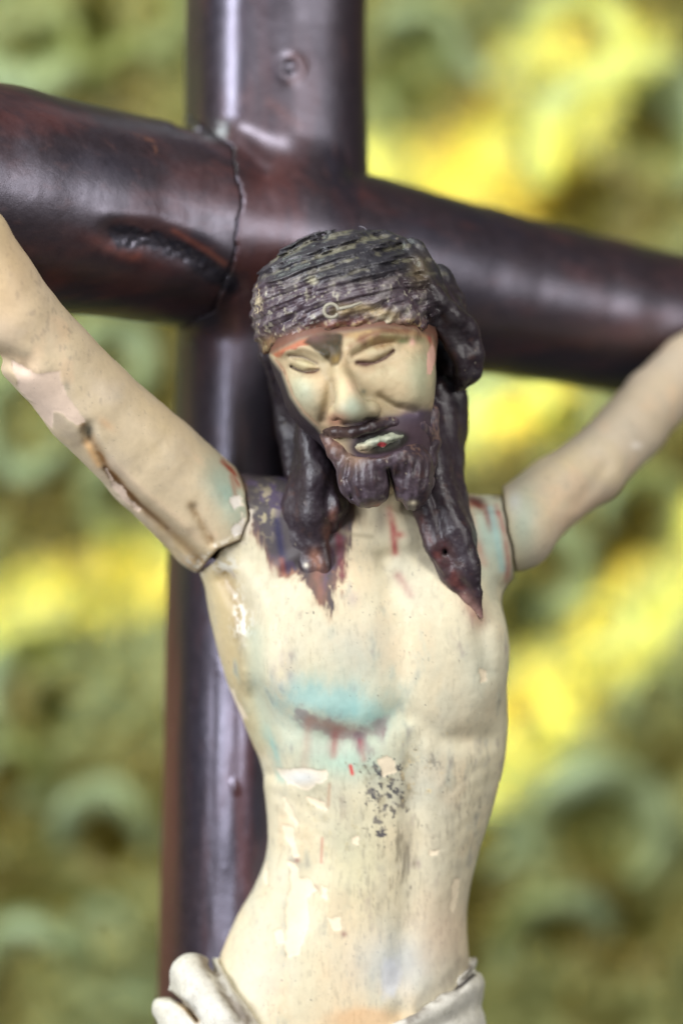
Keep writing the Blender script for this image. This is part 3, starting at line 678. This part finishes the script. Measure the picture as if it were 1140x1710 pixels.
# hair
LOCKS_R = [([(688, 422, -125, 20), (706, 462, -132, 25), (724, 500, -128, 27), (744, 532, -115, 29), (764, 556, -98, 30), (776, 590, -92, 25), (777, 620, -84, 21), (768, 642, -66, 12)], (3, 5, .03)),
           ([(730, 470, -90, 26), (752, 510, -80, 24), (768, 545, -70, 22), (780, 585, -66, 18)], (3, 4, .04)),
           ([(738, 590, 10, 26), (744, 630, 10, 32), (744, 664, 5, 32), (752, 690, 0, 26)], (3, 4, .06)),
           ([(726, 690, -50, 28), (730, 760, -62, 34), (738, 830, -84, 38), (755, 895, -98, 42), (772, 950, -104, 33), (788, 990, -107, 15), (803, 1030, -108, 3)], (3, 6.5, .012)),
           ([(745, 660, -30, 30), (746, 712, -24, 34), (752, 755, -12, 25), (764, 790, 0, 10)], (3, 5, .03)),
           ([(706, 780, -94, 18), (712, 850, -106, 20), (728, 910, -114, 17), (748, 955, -116, 8)], (3, 2, .03))]
LOCKS_L = [([(476, 560, -50, 38), (482, 640, 0, 30), (494, 720, 15, 26), (508, 790, -10, 32)], (3, 5, .02)),
           ([(520, 690, -95, 30), (524, 740, -80, 34), (530, 800, -86, 45), (520, 856, -78, 46), (518, 895, -74, 38), (530, 940, -86, 24), (543, 985, -102, 9)], (3, 6, .014)),
           ([(545, 800, -100, 26), (556, 845, -108, 22), (550, 880, -86, 16), (556, 905, -76, 10)], (4, 2.6, .03)),
           ([(450, 520, -60, 26), (456, 590, -40, 18), (466, 650, 0, 14), (484, 710, 20, 10)], (3, 4, .05))]
def f_hair(p):
    u, v = UV(p)
    cap = E(p, 582, 528, -92, 156, 145, 139, 6)
    cap = smin(cap, E(p, 560, 500, -120, 128, 118, 92), 20)
    # combed strands over the crown
    w1 = v+0.28*(u-570)-0.0007*(u-570)**2
    st = np.cos(w1*2*math.pi/23+3.4*fbm(p, 80, 301, 3))+.5*np.cos(w1*2*math.pi/8+5*fbm(p, 40, 302, 2))
    top = sstep(555, 470, v+.12*(u-570))
    cap = cap+st*(4.2*top*(.7+fbm(p, 40, 309, 2))+0.7*(1-top))+top*fbm(p, 9, 310, 2)*1.4+(1-top)*fbm(p, 16, 303, 2)*2.4
    cap = cap+6*stroke(u, v, [(540, 395), (528, 440), (520, 500)], 7)*.7+5*stroke(u, v, [(700, 440), (640, 462), (560, 480), (450, 492)], 5)+5*stroke(u, v, [(712, 480), (650, 500), (600, 530)], 5)+4*stroke(u, v, [(520, 500), (490, 530), (450, 560)], 5)
    # rope-like band above the brow
    cap = cap+(1-top)*(fbm(p, 28, 321, 3)*5+2.4*np.cos((u+.9*v)*2*math.pi/34+4*fbm(p, 50, 322, 2)))
    # opened round the face
    fc = poly(u, v, FACE)
    fr = sstep(-40, -80, p[:, 1])
    cap = np.where(p[:, 1] < -60, smax(cap, -(fc+fbm(p, 18, 304, 3)*9), 20), cap)
    cap = np.maximum(cap, v-690)
    cap = smin(cap, chain(p, [(560, 412, -110, 22), (640, 406, -105, 20), (692, 420, -105, 17), (704, 438, -110, 14)], 6), 8)
    d = cap
    for L, rd in LOCKS_R: d = smin(d, chain(p, L, 10, rd), 4)
    for L, rd in LOCKS_L: d = smin(d, chain(p, L, 10, rd), 4)
    d = d-5*stroke(u, v, [(690, 425), (705, 430), (704, 450)], 8)*(p[:, 1] < 0)
    d = d+5*stroke(u, v, [(672, 470), (690, 500), (716, 540), (735, 575)], 6)*fr
    d = d+fbm(p, 30, 306, 2)*2.2+fbm(p, 8, 305, 2)*1.1
    d = d+8*blob(u, v, 743, 922, 4, 5)*fr
    return d
def paint_hair(vt):
    u, v = UV(vt); P = Paint(len(vt), (50, 40, 46)); y = vt[:, 1]
    a = fbm(vt, 50, 311, 3); c = fbm(vt, 14, 312, 3); e = fbm(vt, 6, 313, 2)
    P.mix(sstep(0, .5, a)*.6, (38, 30, 34)); P.mix(sstep(.1, .6, c)*.3, (80, 68, 80)); P.mix(sstep(.2, .6, -c)*.3, (90, 62, 52))
    w1 = v+0.28*(u-570)-0.0007*(u-570)**2
    st = np.cos(w1*2*math.pi/23+3.4*fbm(vt, 80, 301, 3))
    top = sstep(492, 440, v+26*a+14*c)*(y < 40)
    P.mix(top*.85, (50, 49, 54)); P.mix(top*sstep(.3, 1.1, st*.7+1.2*c+.7*a)*.6, (146, 142, 118)); P.mix(top*sstep(.2, .6, c)*.3, (96, 92, 92))
    band = sstep(455, 485, v+26*a+14*c)*sstep(590, 560, v)*(y < -20)*(u < 712)
    P.mix(band*.8, (88, 76, 84)); P.mix(band*sstep(.05, .35, c)*.75, (146, 136, 134)); P.mix(band*sstep(.3, .5, e)*.6, (196, 190, 168))
    P.mix(band*sstep(.1, .4, -c)*.6, (62, 44, 50)); P.mix(band*sstep(.3, .6, -e)*.5, (70, 42, 38))
    P.mix(blob(u, v, 521, 468, 9, 6)*sstep(-.3, .1, e), (206, 200, 172)); P.mix(stroke(u, v, [(560, 520), (600, 515), (655, 528)], 9)*.7*(1+c), (190, 168, 124))
    P.mix(stroke(u, v, [(470, 570), (530, 545), (600, 538), (650, 545)], 7)*.7*(1+c)*(y < -100), (128, 72, 56)); P.mix(stroke(u, v, [(432, 480), (430, 530), (445, 575)], 6)*sstep(0, .2, e)*.9, (196, 180, 146))
    fe = np.exp(-(np.maximum(poly(u, v, FACE), 0)/17)**2)*(y < -110)*(v < 600)*(u < 712)
    P.mix(fe*sstep(-.25, .25, c)*.85, (140, 100, 76)); P.mix(fe*sstep(.05, .35, e)*.8, (196, 172, 126)); P.mix(fe*sstep(.1, .4, -c)*.6, (96, 54, 50))
    P.mix(blob(u, v, 640, 535, 18, 10)*.6*(1+e)*(y < -100), (196, 188, 160)); P.mix(blob(u, v, 452, 572, 16, 12)*.6, (150, 116, 70))
    P.mix(blob(u, v, 520, 538, 14, 9)*(e > 0)*.8, (190, 188, 180)); P.mix(blob(u, v, 700, 455, 16, 26)*.6*(1+c), (122, 106, 80))
    P.mix(sstep(.1, .6, blob(u, v, 745, 570, 40, 70)*.5+c)*.5, (66, 62, 64)); 
    # deep shade of the recess between locks and face, painted near black
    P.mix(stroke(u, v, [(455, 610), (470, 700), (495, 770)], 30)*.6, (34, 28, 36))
    tip = np.clip(stroke(u, v, [(738, 915), (760, 975), (802, 1030)], 13), 0, 1)*.8*(.6+c)
    P.mix(tip*.75, (112, 58, 48)); P.mix(stroke(u, v, [(775, 1000), (805, 1035)], 10)*.7, (150, 118, 108)); P.mix(stroke(u, v, [(525, 930), (548, 990)], 13)*.75*(.7+c), (150, 104, 82))
    P.mix(stroke(u, v, [(700, 860), (718, 905), (735, 940)], 7)*.5*(.6+c), (120, 62, 52)); P.mix(stroke(u, v, [(560, 850), (545, 885), (560, 930)], 8)*.6*(.7+c), (138, 92, 74))
    P.mix(blob(u, v, 742, 922, 5, 6), (14, 10, 12)); P.mix((fbm(vt, 5, 333, 2) > .74)*.5, (170, 160, 140)); P.mix(blob(u, v, 511, 944, 4, 4), (220, 210, 190))
    return P
vt, q = mesh_sdf(f_hair, (-190, -290, -200), (260, 110, 480), 2.2)
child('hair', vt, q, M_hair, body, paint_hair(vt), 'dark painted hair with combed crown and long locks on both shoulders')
def f_beard(p):
    u, v = UV(p)
    d = E(p, 612, 796, -190, 46, 48, 50, 4)
    d = smin(d, E(p, 686, 794, -184, 37, 50, 55, -2), 10)
    d = smin(d, E(p, 648, 768, -190, 62, 56, 34), 10)
    d = smin(d, chain(p, [(718, 690, -130, 16), (712, 740, -135, 22), (700, 790, -150, 26)], 8), 10)
    d = smin(d, chain(p, [(534, 712, -172, 7), (560, 722, -204, 9), (590, 722, -234, 9), (620, 712, -244, 9), (655, 706, -219, 9), (692, 710, -182, 15), (706, 726, -154, 18)], 8), 7)
    d = smin(d, chain(p, [(545, 724, -170, 12), (566, 756, -185, 17), (586, 790, -190, 18)], 8), 8)
    d = d+0.7*np.cos((u-640+.12*(v-740)*np.sign(u-650))*2*math.pi/15+1.5*fbm(p, 40, 401, 2))*sstep(745, 775, v)
    d = d+11*stroke(u, v, [(648, 785), (653, 812), (657, 860)], 3.6)+6*stroke(u, v, [(585, 770), (580, 800), (588, 830)], 5)+9*stroke(u, v, [(668, 840), (672, 860)], 5)
    d = d+fbm(p, 16, 403, 3)*2.4
    mo = (np.sqrt(((u-638)/50)**2+((v-741+.22*(u-638))/21)**2)-1)*18
    return smax(d, -(mo+fbm(p, 10, 404, 2)*3), 6)
def paint_beard(vt):
    u, v = UV(vt); P = Paint(len(vt), (64, 52, 58)); c = fbm(vt, 12, 411, 3); a = fbm(vt, 40, 412, 3); e = fbm(vt, 5, 413, 2)
    P.mix(sstep(.0, .5, a)*.5, (66, 54, 60)); P.mix(sstep(.0, .5, c)*.45, (112, 98, 108)); P.mix(sstep(.1, .5, -c)*.45, (88, 60, 54))
    P.mix(blob(u, v, 560, 735, 24, 24)*.6*(1+c), (156, 116, 96)); P.mix(sstep(780, 740, v)*sstep(.1, .4, fbm(vt, 7, 415, 2))*.35, (150, 120, 100)); P.mix(blob(u, v, 590, 765, 20, 14)*.6, (160, 130, 104)); P.mix(blob(u, v, 688, 700, 30, 18)*.5, (112, 100, 130))
    P.mix(stroke(u, v, [(590, 728), (636, 718), (680, 722)], 7)*.5, (48, 34, 34)); P.mix((e > .72)*.6, (196, 184, 160)); P.mix(blob(u, v, 689, 840, 7, 4), (220, 206, 176))  # first stroke paints the shadow above the lips
    P.mix(blob(u, v, 628, 845, 12, 6)*.6*(1+c), (160, 92, 66)); P.mix(stroke(u, v, [(652, 780), (656, 850)], 4)*.8, (26, 20, 22)); P.mix(sstep(734, 726, v)*sstep(640, 600, u)*.85, (58, 42, 40)); P.mix(blob(u, v, 630, 712, 60, 14)*.5, (50, 38, 40)); P.mix(sstep(.0,.4,c)*sstep(740, 728, v)*.3, (120, 96, 80))
    return P
vt, q = mesh_sdf(f_beard, (-60, -290, -15), (170, -90, 190), 1.9)
child('beard', vt, q, M_hair, body, paint_beard(vt), 'dark forked beard and moustache round an open mouth')
# the mouth hollow's painted shade and the lip pad are in the body paint; the lip itself:
def f_lip(p):
    u, v = UV(p)
    return smin(E(p, 640, 736, -214, 32, 28, 10, -14), E(p, 610, 746, -213, 17, 26, 10, -6), 6)+fbm(p, 11, 421, 3)*5
vt, q = mesh_sdf(f_lip, (10, -260, 70), (125, -160, 150), 1.8)
u, v = UV(vt); Pl = Paint(len(vt), (170, 174, 152)); c = fbm(vt, 9, 422, 3)
Pl.mix(sstep(.0, .4, c)*.6, (196, 196, 172), .7); Pl.mix(sstep(.1, .4, -c)*.7, (126, 134, 118)); Pl.mix(sstep(.5, .6, blob(u, v, 637, 742, 9, 6)+.3*c), (222, 92, 96), .2)
Pl.mix(blob(u, v, 602, 750, 14, 8)*.8, (200, 178, 142))
child('lips', vt, q, M_flesh, body, Pl, 'grey green lips with a pink chip')
print('hair', round(time.time()-T0, 1))

# loincloth
def f_cloth(p):
    u, v = UV(p)
    d = f_torso_core(p, 13)
    edge = poly(u, v, [(800, 1585), (788, 1604), (752, 1650), (700, 1688), (640, 1722), (560, 1756), (470, 1756), (420, 1730), (385, 1660), (362, 1600), (330, 1560), (200, 1560), (200, 2200), (1000, 2200), (1000, 1560)])
    bk = p[:, 1] > 20
    e2 = np.where(bk, 1600-v, edge+fbm(p, 16, 501, 2)*5)
    d = smax(d, e2, 14)
    d = np.maximum(d, -(f_torso_core(p, -14)))
    d = smin(d, chain(p, [(321, 1628, -40, 37), (342, 1660, -62, 42), (378, 1706, -88, 42), (420, 1770, -100, 44)], 10), 14)
    d = smin(d, chain(p, [(281, 1684, -34, 28), (304, 1706, -46, 38), (345, 1750, -66, 42), (380, 1820, -86, 42)], 10), 26)
    d = smin(d, chain(p, [(300, 1760, 0, 40), (330, 1880, -20, 46), (340, 1980, -20, 40)], 10), 14)
    g = 14*stroke(u, v, [(262, 1660), (285, 1662), (312, 1680), (330, 1705)], 5)+8*stroke(u, v, [(350, 1612), (372, 1650), (400, 1700)], 7)
    g += 7*stroke(u, v, [(800, 1615), (772, 1640), (765, 1648), (745, 1650)], 6)-6*stroke(u, v, [(805, 1640), (760, 1670), (700, 1705)], 14)
    g += 5*stroke(u, v, [(800, 1680), (740, 1710), (660, 1760)], 12)
    d = np.maximum(d, v-2010)
    return d+g*(p[:, 1] < 40)+fbm(p, 30, 502, 2)*2.5
vt, q = mesh_sdf(f_cloth, (-330, -175, CY-2030), (270, 160, CY-1540), 2.8)
u, v = UV(vt); Pq = Paint(len(vt), (216, 212, 198)); c = fbm(vt, 16, 511, 3); a = fbm(vt, 60, 512, 3); e = fbm(vt, 6, 513, 2)
Pq.mix(sstep(0, .5, a)*.5, (204, 198, 176)); Pq.mix(sstep(0, .5, -a)*.4, (224, 220, 212)); Pq.mix(sstep(.3, .7, c)*.3, (170, 162, 140))
Pq.mix(np.clip(stroke(u, v, [(335, 1600), (360, 1630), (385, 1670), (415, 1710)], 15)*(.8+.9*c), 0, 1)*.85, (112, 98, 82))  # dark strokes from here on paint shade into the cloth's folds
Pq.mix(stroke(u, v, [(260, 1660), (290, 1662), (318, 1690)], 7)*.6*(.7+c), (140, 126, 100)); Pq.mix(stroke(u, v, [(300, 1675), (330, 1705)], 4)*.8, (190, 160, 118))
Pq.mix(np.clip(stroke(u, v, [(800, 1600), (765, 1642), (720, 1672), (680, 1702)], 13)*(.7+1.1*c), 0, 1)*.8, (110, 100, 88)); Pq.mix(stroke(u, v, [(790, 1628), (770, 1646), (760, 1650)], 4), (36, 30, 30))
Pq.mix(sstep(.3, .6, e)*.25, (150, 142, 122))
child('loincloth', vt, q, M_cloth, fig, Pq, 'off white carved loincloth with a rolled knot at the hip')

# small wire eye with its pin on the forehead band, glass-like glue bead, stray fibre
def tube(pts, r, n=8, closed=False):
    pts = np.array([V(*q)[:3] for q in pts], f32); m = len(pts); vs = []
    for i in range(m):
        t = (pts[(i+1) % m]-pts[i-1]) if closed else (pts[min(i+1, m-1)]-pts[max(i-1, 0)])
        t = t/(np.linalg.norm(t)+1e-9); a = np.cross(t, [.1, 1, .13]); a /= np.linalg.norm(a); b = np.cross(t, a)
        rr = r[i] if hasattr(r, '__len__') else r
        for k in range(n):
            w_ = 2*math.pi*k/n; vs.append(pts[i]+rr*(a*math.cos(w_)+b*math.sin(w_)))
    fs = []
    for i in range(m if closed else m-1):
        j = (i+1) % m
        for k in range(n): fs.append((i*n+k, i*n+(k+1) % n, j*n+(k+1) % n, j*n+k))
    return np.array(vs, f32), np.array(fs)
def simple(name, rgb, rough, metal=0.0):
    m, nt, b = nodes(name); b.inputs['Base Color'].default_value = (*lin(rgb), 1); b.inputs['Roughness'].default_value = rough; b.inputs['Metallic'].default_value = metal
    n = nt.nodes.new('ShaderNodeTexNoise'); n.inputs['Scale'].default_value = 900; bp = nt.nodes.new('ShaderNodeBump'); bp.inputs['Strength'].default_value = .4; bp.inputs['Distance'].default_value = .0003
    nt.links.new(n.outputs[0], bp.inputs['Height']); nt.links.new(bp.outputs[0], b.inputs['Normal'])
    return m
M_wire = simple('chalky_wire', (160, 154, 136), .5, .0)
ring_p = [(553+12*math.cos(t), 519+12*math.sin(t)*.95, -249) for t in np.linspace(.5, 2*math.pi-.1, 20)]
vt, q = tube(ring_p, 2.8, 8); child('wire_eye', vt, q, M_wire, body, None, 'small pale wire ring set in the band above the brow')
vt, q = tube([(566, 516, -255), (585, 512, -256), (604, 505, -252)], [3, 2.6, 1.4], 6); child('wire_pin', vt, q, M_wire, body)
M_fib = simple('grey_fibre', (120, 116, 124), .6)
vt, q = tube([(600, 378, -120), (608, 380, -122), (613, 386, -121), (619, 391, -120), (628, 394, -118)], .8, 5); child('stray_fibre', vt, q, M_fib, body)
M_glue = simple('glue_bead', (205, 208, 204), .12)
def bead(name, u, v, y, r):
    f = lambda p: E(p, u, v, y, r, r, r*1.1)+fbm(p, 6, 77, 2)*1.2
    c = V(u, v, y); vt, q = mesh_sdf(f, [k-r-6 for k in c], [k+r+6 for k in c], 1.6)
    child(name, vt, q, M_glue, body)
bead('glue_bead', 373, 904, -90, 6); bead('glue_bead', 398, 897, -84, 4)
print('figure', round(time.time()-T0, 1))

# ------------------------------------------------------------------ gold brocade hanging behind
YB = 2800.0
M_br, nt, b = nodes('gold_brocade'); N = nt.nodes.new; L = nt.links.new
tc = N('ShaderNodeTexCoord'); n1 = N('ShaderNodeTexNoise'); n1.inputs['Scale'].default_value = 9; n1.inputs['Detail'].default_value = 5; L(tc.outputs['Object'], n1.inputs['Vector'])
cr = N('ShaderNodeValToRGB'); e_ = cr.color_ramp.elements
e_[0].position = .32; e_[0].color = (0.10, 0.085, 0.012, 1); e_[1].position = .7; e_[1].color = (0.26, 0.32, 0.14, 1)
e3_ = cr.color_ramp.elements.new(.41); e3_.color = (0.15, 0.12, 0.018, 1); e2_ = cr.color_ramp.elements.new(.5); e2_.color = (0.20, 0.20, 0.05, 1)
L(n1.outputs[0], cr.inputs[0]); L(cr.outputs[0], b.inputs['Base Color'])
b.inputs['Roughness'].default_value = .42; b.inputs['Metallic'].default_value = .35
n2 = N('ShaderNodeTexNoise'); n2.inputs['Scale'].default_value = 130; n2.inputs['Detail'].default_value = 3; L(tc.outputs['Object'], n2.inputs['Vector'])
bp = N('ShaderNodeBump'); bp.inputs['Strength'].default_value = .8; bp.inputs['Distance'].default_value = .003; L(n2.outputs[0], bp.inputs['Height']); L(bp.outputs[0], b.inputs['Normal'])
M_sc, nt, b = nodes('gold_thread_scroll'); N = nt.nodes.new; L = nt.links.new
tc = N('ShaderNodeTexCoord'); n1 = N('ShaderNodeTexNoise'); n1.inputs['Scale'].default_value = 14; n1.inputs['Detail'].default_value = 4; L(tc.outputs['Object'], n1.inputs['Vector'])
cr = N('ShaderNodeValToRGB'); e_ = cr.color_ramp.elements
e_[0].position = .35; e_[0].color = (0.22, 0.24, 0.06, 1); e_[1].position = .68; e_[1].color = (0.36, 0.45, 0.25, 1)
L(n1.outputs[0], cr.inputs[0]); L(cr.outputs[0], b.inputs['Base Color'])
b.inputs['Roughness'].default_value = .38; b.inputs['Metallic'].default_value = .35
n2 = N('ShaderNodeTexNoise'); n2.inputs['Scale'].default_value = 160; L(tc.outputs['Object'], n2.inputs['Vector'])
bp = N('ShaderNodeBump'); bp.inputs['Strength'].default_value = .8; bp.inputs['Distance'].default_value = .003; L(n2.outputs[0], bp.inputs['Height']); L(bp.outputs[0], b.inputs['Normal'])

broc = empty('brocade_hanging', (0, YB*S, -3300*S), 'blurred green gold brocade hanging with raised scrolls behind the cross', 'cloth')
nx, nz = 380, 420
gx = np.linspace(-3300, 3300, nx); gz = np.linspace(-3300, 3000, nz)
X, Z = np.meshgrid(gx, gz, indexing='ij'); X = X.ravel().astype(f32); Z = Z.ravel().astype(f32)
p0 = np.stack([X, X*0, Z], 1)
PITS0 = [(1100, 205, 70, 60), (955, 335, 70, 50), (700, 110, 60, 70), (165, 35, 30, 60), (60, 75, 50, 22), (130, 650, 80, 30), (1060, 890, 50, 60), (60, 1080, 70, 26), (190, 1410, 45, 40), (1010, 1395, 60, 50), (95, 1180, 22, 50), (930, 700, 50, 30), (880, 1030, 40, 60), (1070, 1550, 40, 30), (930, 1560, 60, 30)]
PITS = [(a, b, c*.72, d*.72) for a, b, c, d in PITS0]
def relief(p):
    u = CX+p[:, 0]*D/(D+YB); v = CY-p[:, 2]*D/(D+YB); g = 0
    for a in PITS: g = g+blob(u, v, *a)
    return fbm(p, 520, 601, 3, (1, 1, 1.3))*90+fbm(p, 120, 602, 2)*30+np.abs(fbm(p, 70, 603, 2))*42-150*g
Y = YB-relief(p0); vt = np.stack([X, Y, Z], 1)
ii = np.arange(nx*nz).reshape(nx, nz)
q = np.stack([ii[:-1, :-1].ravel(), ii[1:, :-1].ravel(), ii[1:, 1:].ravel(), ii[:-1, 1:].ravel()], 1)
child('ground_cloth', vt.astype(f32), q, M_br, broc)
rng = random.Random(11)
KB = (D+YB)/D
def scroll(cu, cv, r, a0, a1, w, shrink=0.45, kind='scroll'):
    """raised C-scroll: centre, outer radius and width in picture units at the cloth's depth"""
    n = 26; vs = []; m = 10
    for i in range(n):
        t = i/(n-1); a = R(a0+(a1-a0)*t); rr = r*(1-shrink*t**1.6)*KB
        wd = w*KB*(0.35+0.65*math.sin(math.pi*min(1, max(0.0, 0.08+t*0.9)))**0.6)
        x = (cu-CX)*KB+rr*math.cos(a); z = (CY-cv)*KB+rr*math.sin(a)
        for k in range(m):
            w_ = 2*math.pi*k/m
            xr = x+wd*.5*math.cos(w_)*math.cos(a); zr = z+wd*.5*math.cos(w_)*math.sin(a)
            vs.append((xr, 0, zr, wd*.42*math.sin(w_)))
    vs = np.array(vs, f32)
    base = relief(np.stack([vs[:, 0], vs[:, 0]*0, vs[:, 2]], 1))
    vt = np.stack([vs[:, 0], YB-base-10-vs[:, 3], vs[:, 2]], 1)
    fs = [(i*m+k, i*m+(k+1) % m, (i+1)*m+(k+1) % m, (i+1)*m+k) for i in range(n-1) for k in range(m)]
    return child(kind, vt.astype(f32), np.array(fs), M_sc, broc)
placed = [(1010, 1400, 115, 200, -60, 70, .25), (185, 1395, 80, 190, -20, 60, .3), (55, 1640, 95, 200, 20, 60, .25), (60, 60, 95, 190, 400, 80, .3), (245, 150, 75, 190, 20, 60, .3),
          (240, 40, 70, 60, -90, 60, .3), (30, 1300, 60, 160, -90, 50, .4), (90, 1150, 110, 250, 60, 55, .3), (900, 960, 80, 120, -120, 60, .3), (1050, 260, 150, 200, -40, 80, .3),
          (760, 180, 110, 200, 40, 60, .4), (960, 90, 90, 150, -60, 60, .4), (1090, 1180, 60, 0, 240, 40, .4), (960, 1600, 120, 190, 30, 60, .4), (170, 1560, 50, 0, 250, 36, .4),
          (60, 720, 90, 100, 330, 60, .4), (190, 620, 70, 150, -80, 60, .4), (1080, 860, 70, 200, -60, 50, .4), (210, 840, 70, 40, 280, 50, .4), (860, 700, 80, 200, 0, 50, .4), (700, 70, 60, 0, 200, 50, .4)]
for a in placed: scroll(*a)
for i in range(170):
    r = rng.choice((26, 34, 45, 60, 85)); cu = rng.uniform(-900, 2050); cv = rng.uniform(-600, 2300)
    if any((cu-a[0])**2+(cv-a[1])**2 < (a[2]+r)**2 for a in placed): continue
    a0 = rng.uniform(0, 360)
    placed.append((cu, cv, r)); scroll(cu, cv, r, a0, a0+rng.choice((-1, 1))*rng.uniform(180, 280), r*.6, .4)
# gold beads added to reflect the lamps as glints: too many to count
m_, nt, b = nodes('gold_glint_bead'); b.inputs['Base Color'].default_value = (.85, .68, .16, 1); b.inputs['Metallic'].default_value = 1; b.inputs['Roughness'].default_value = .38
ico = [(0, 0, 1), (.894, 0, .447), (.276, .851, .447), (-.724, .526, .447), (-.724, -.526, .447), (.276, -.851, .447), (.724, .526, -.447), (-.276, .851, -.447), (-.894, 0, -.447), (-.276, -.851, -.447), (.724, -.526, -.447), (0, 0, -1)]
icf = [(0,1,2),(0,2,3),(0,3,4),(0,4,5),(0,5,1),(1,6,2),(2,7,3),(3,8,4),(4,9,5),(5,10,1),(2,6,7),(3,7,8),(4,8,9),(5,9,10),(1,10,6),(6,11,7),(7,11,8),(8,11,9),(9,11,10),(10,11,6)]
ns = 2600; rs = np.random.RandomState(4)
cx = rs.uniform(-1900, 1900, ns); cz = rs.uniform(-2100, 2100, ns); rb = relief(np.stack([cx, cx*0, cz], 1).astype(f32))
vt = (np.array(ico)[None]*rs.uniform(5, 10, ns)[:, None, None]*[1.2, .8, 1.2]+np.stack([cx, YB-rb-14, cz], 1)[:, None, :]).reshape(-1, 3)
q = (np.array(icf)[None]+12*np.arange(ns)[:, None, None]).reshape(-1, 3)
o = child('glint_bead_scatter', vt.astype(f32), q, m_, broc); o['kind'] = 'stuff'

# light on the hanging: cool daylight from above left, sunlight slipping in as slanting strips
area('hanging_daylight', (-0.75, 0.10, 1.15), (0, YB*S, -.05), 0.5, 0.4, 7.5, (0.86, 1.0, 0.86))
def strip(p_from, u, v, length, thick, angle, power, spread=3):
    from mathutils import Vector, Matrix
    t = Vector([k*S for k in V(u, v, YB)]); z = (Vector(p_from)-t).normalized()
    x = Vector((math.cos(R(angle)), 0, math.sin(R(angle)))); x = (x-z*x.dot(z)).normalized(); y = z.cross(x)
    o = area('sun_strip', p_from, t, length, thick, power, (1.0, 0.84, 0.27), spread)
    m = Matrix((x, y, z)).transposed().to_4x4(); m.translation = Vector(p_from); o.matrix_world = m
strip((0.50, 0.10, 0.32), 1005, 1075, .27, .045, 43, 1.0, 3.5)
strip((0.50, 0.10, 0.44), 715, 285, .13, .025, 8, .62, 4)
strip((-0.50, 0.10, 0.24), 110, 985, .18, .02, 15, 2.6, 3.5)
strip((0.50, 0.10, 0.42), 905, 190, .14, .060, 60, .40, 5)
strip((0.50, 0.10, 0.12), 850, 690, .08, .025, 15, .13, 4)
print('done', round(time.time()-T0, 1), len(bpy.data.objects), sum(len(o.data.polygons) for o in bpy.data.objects if o.type == 'MESH')*2)
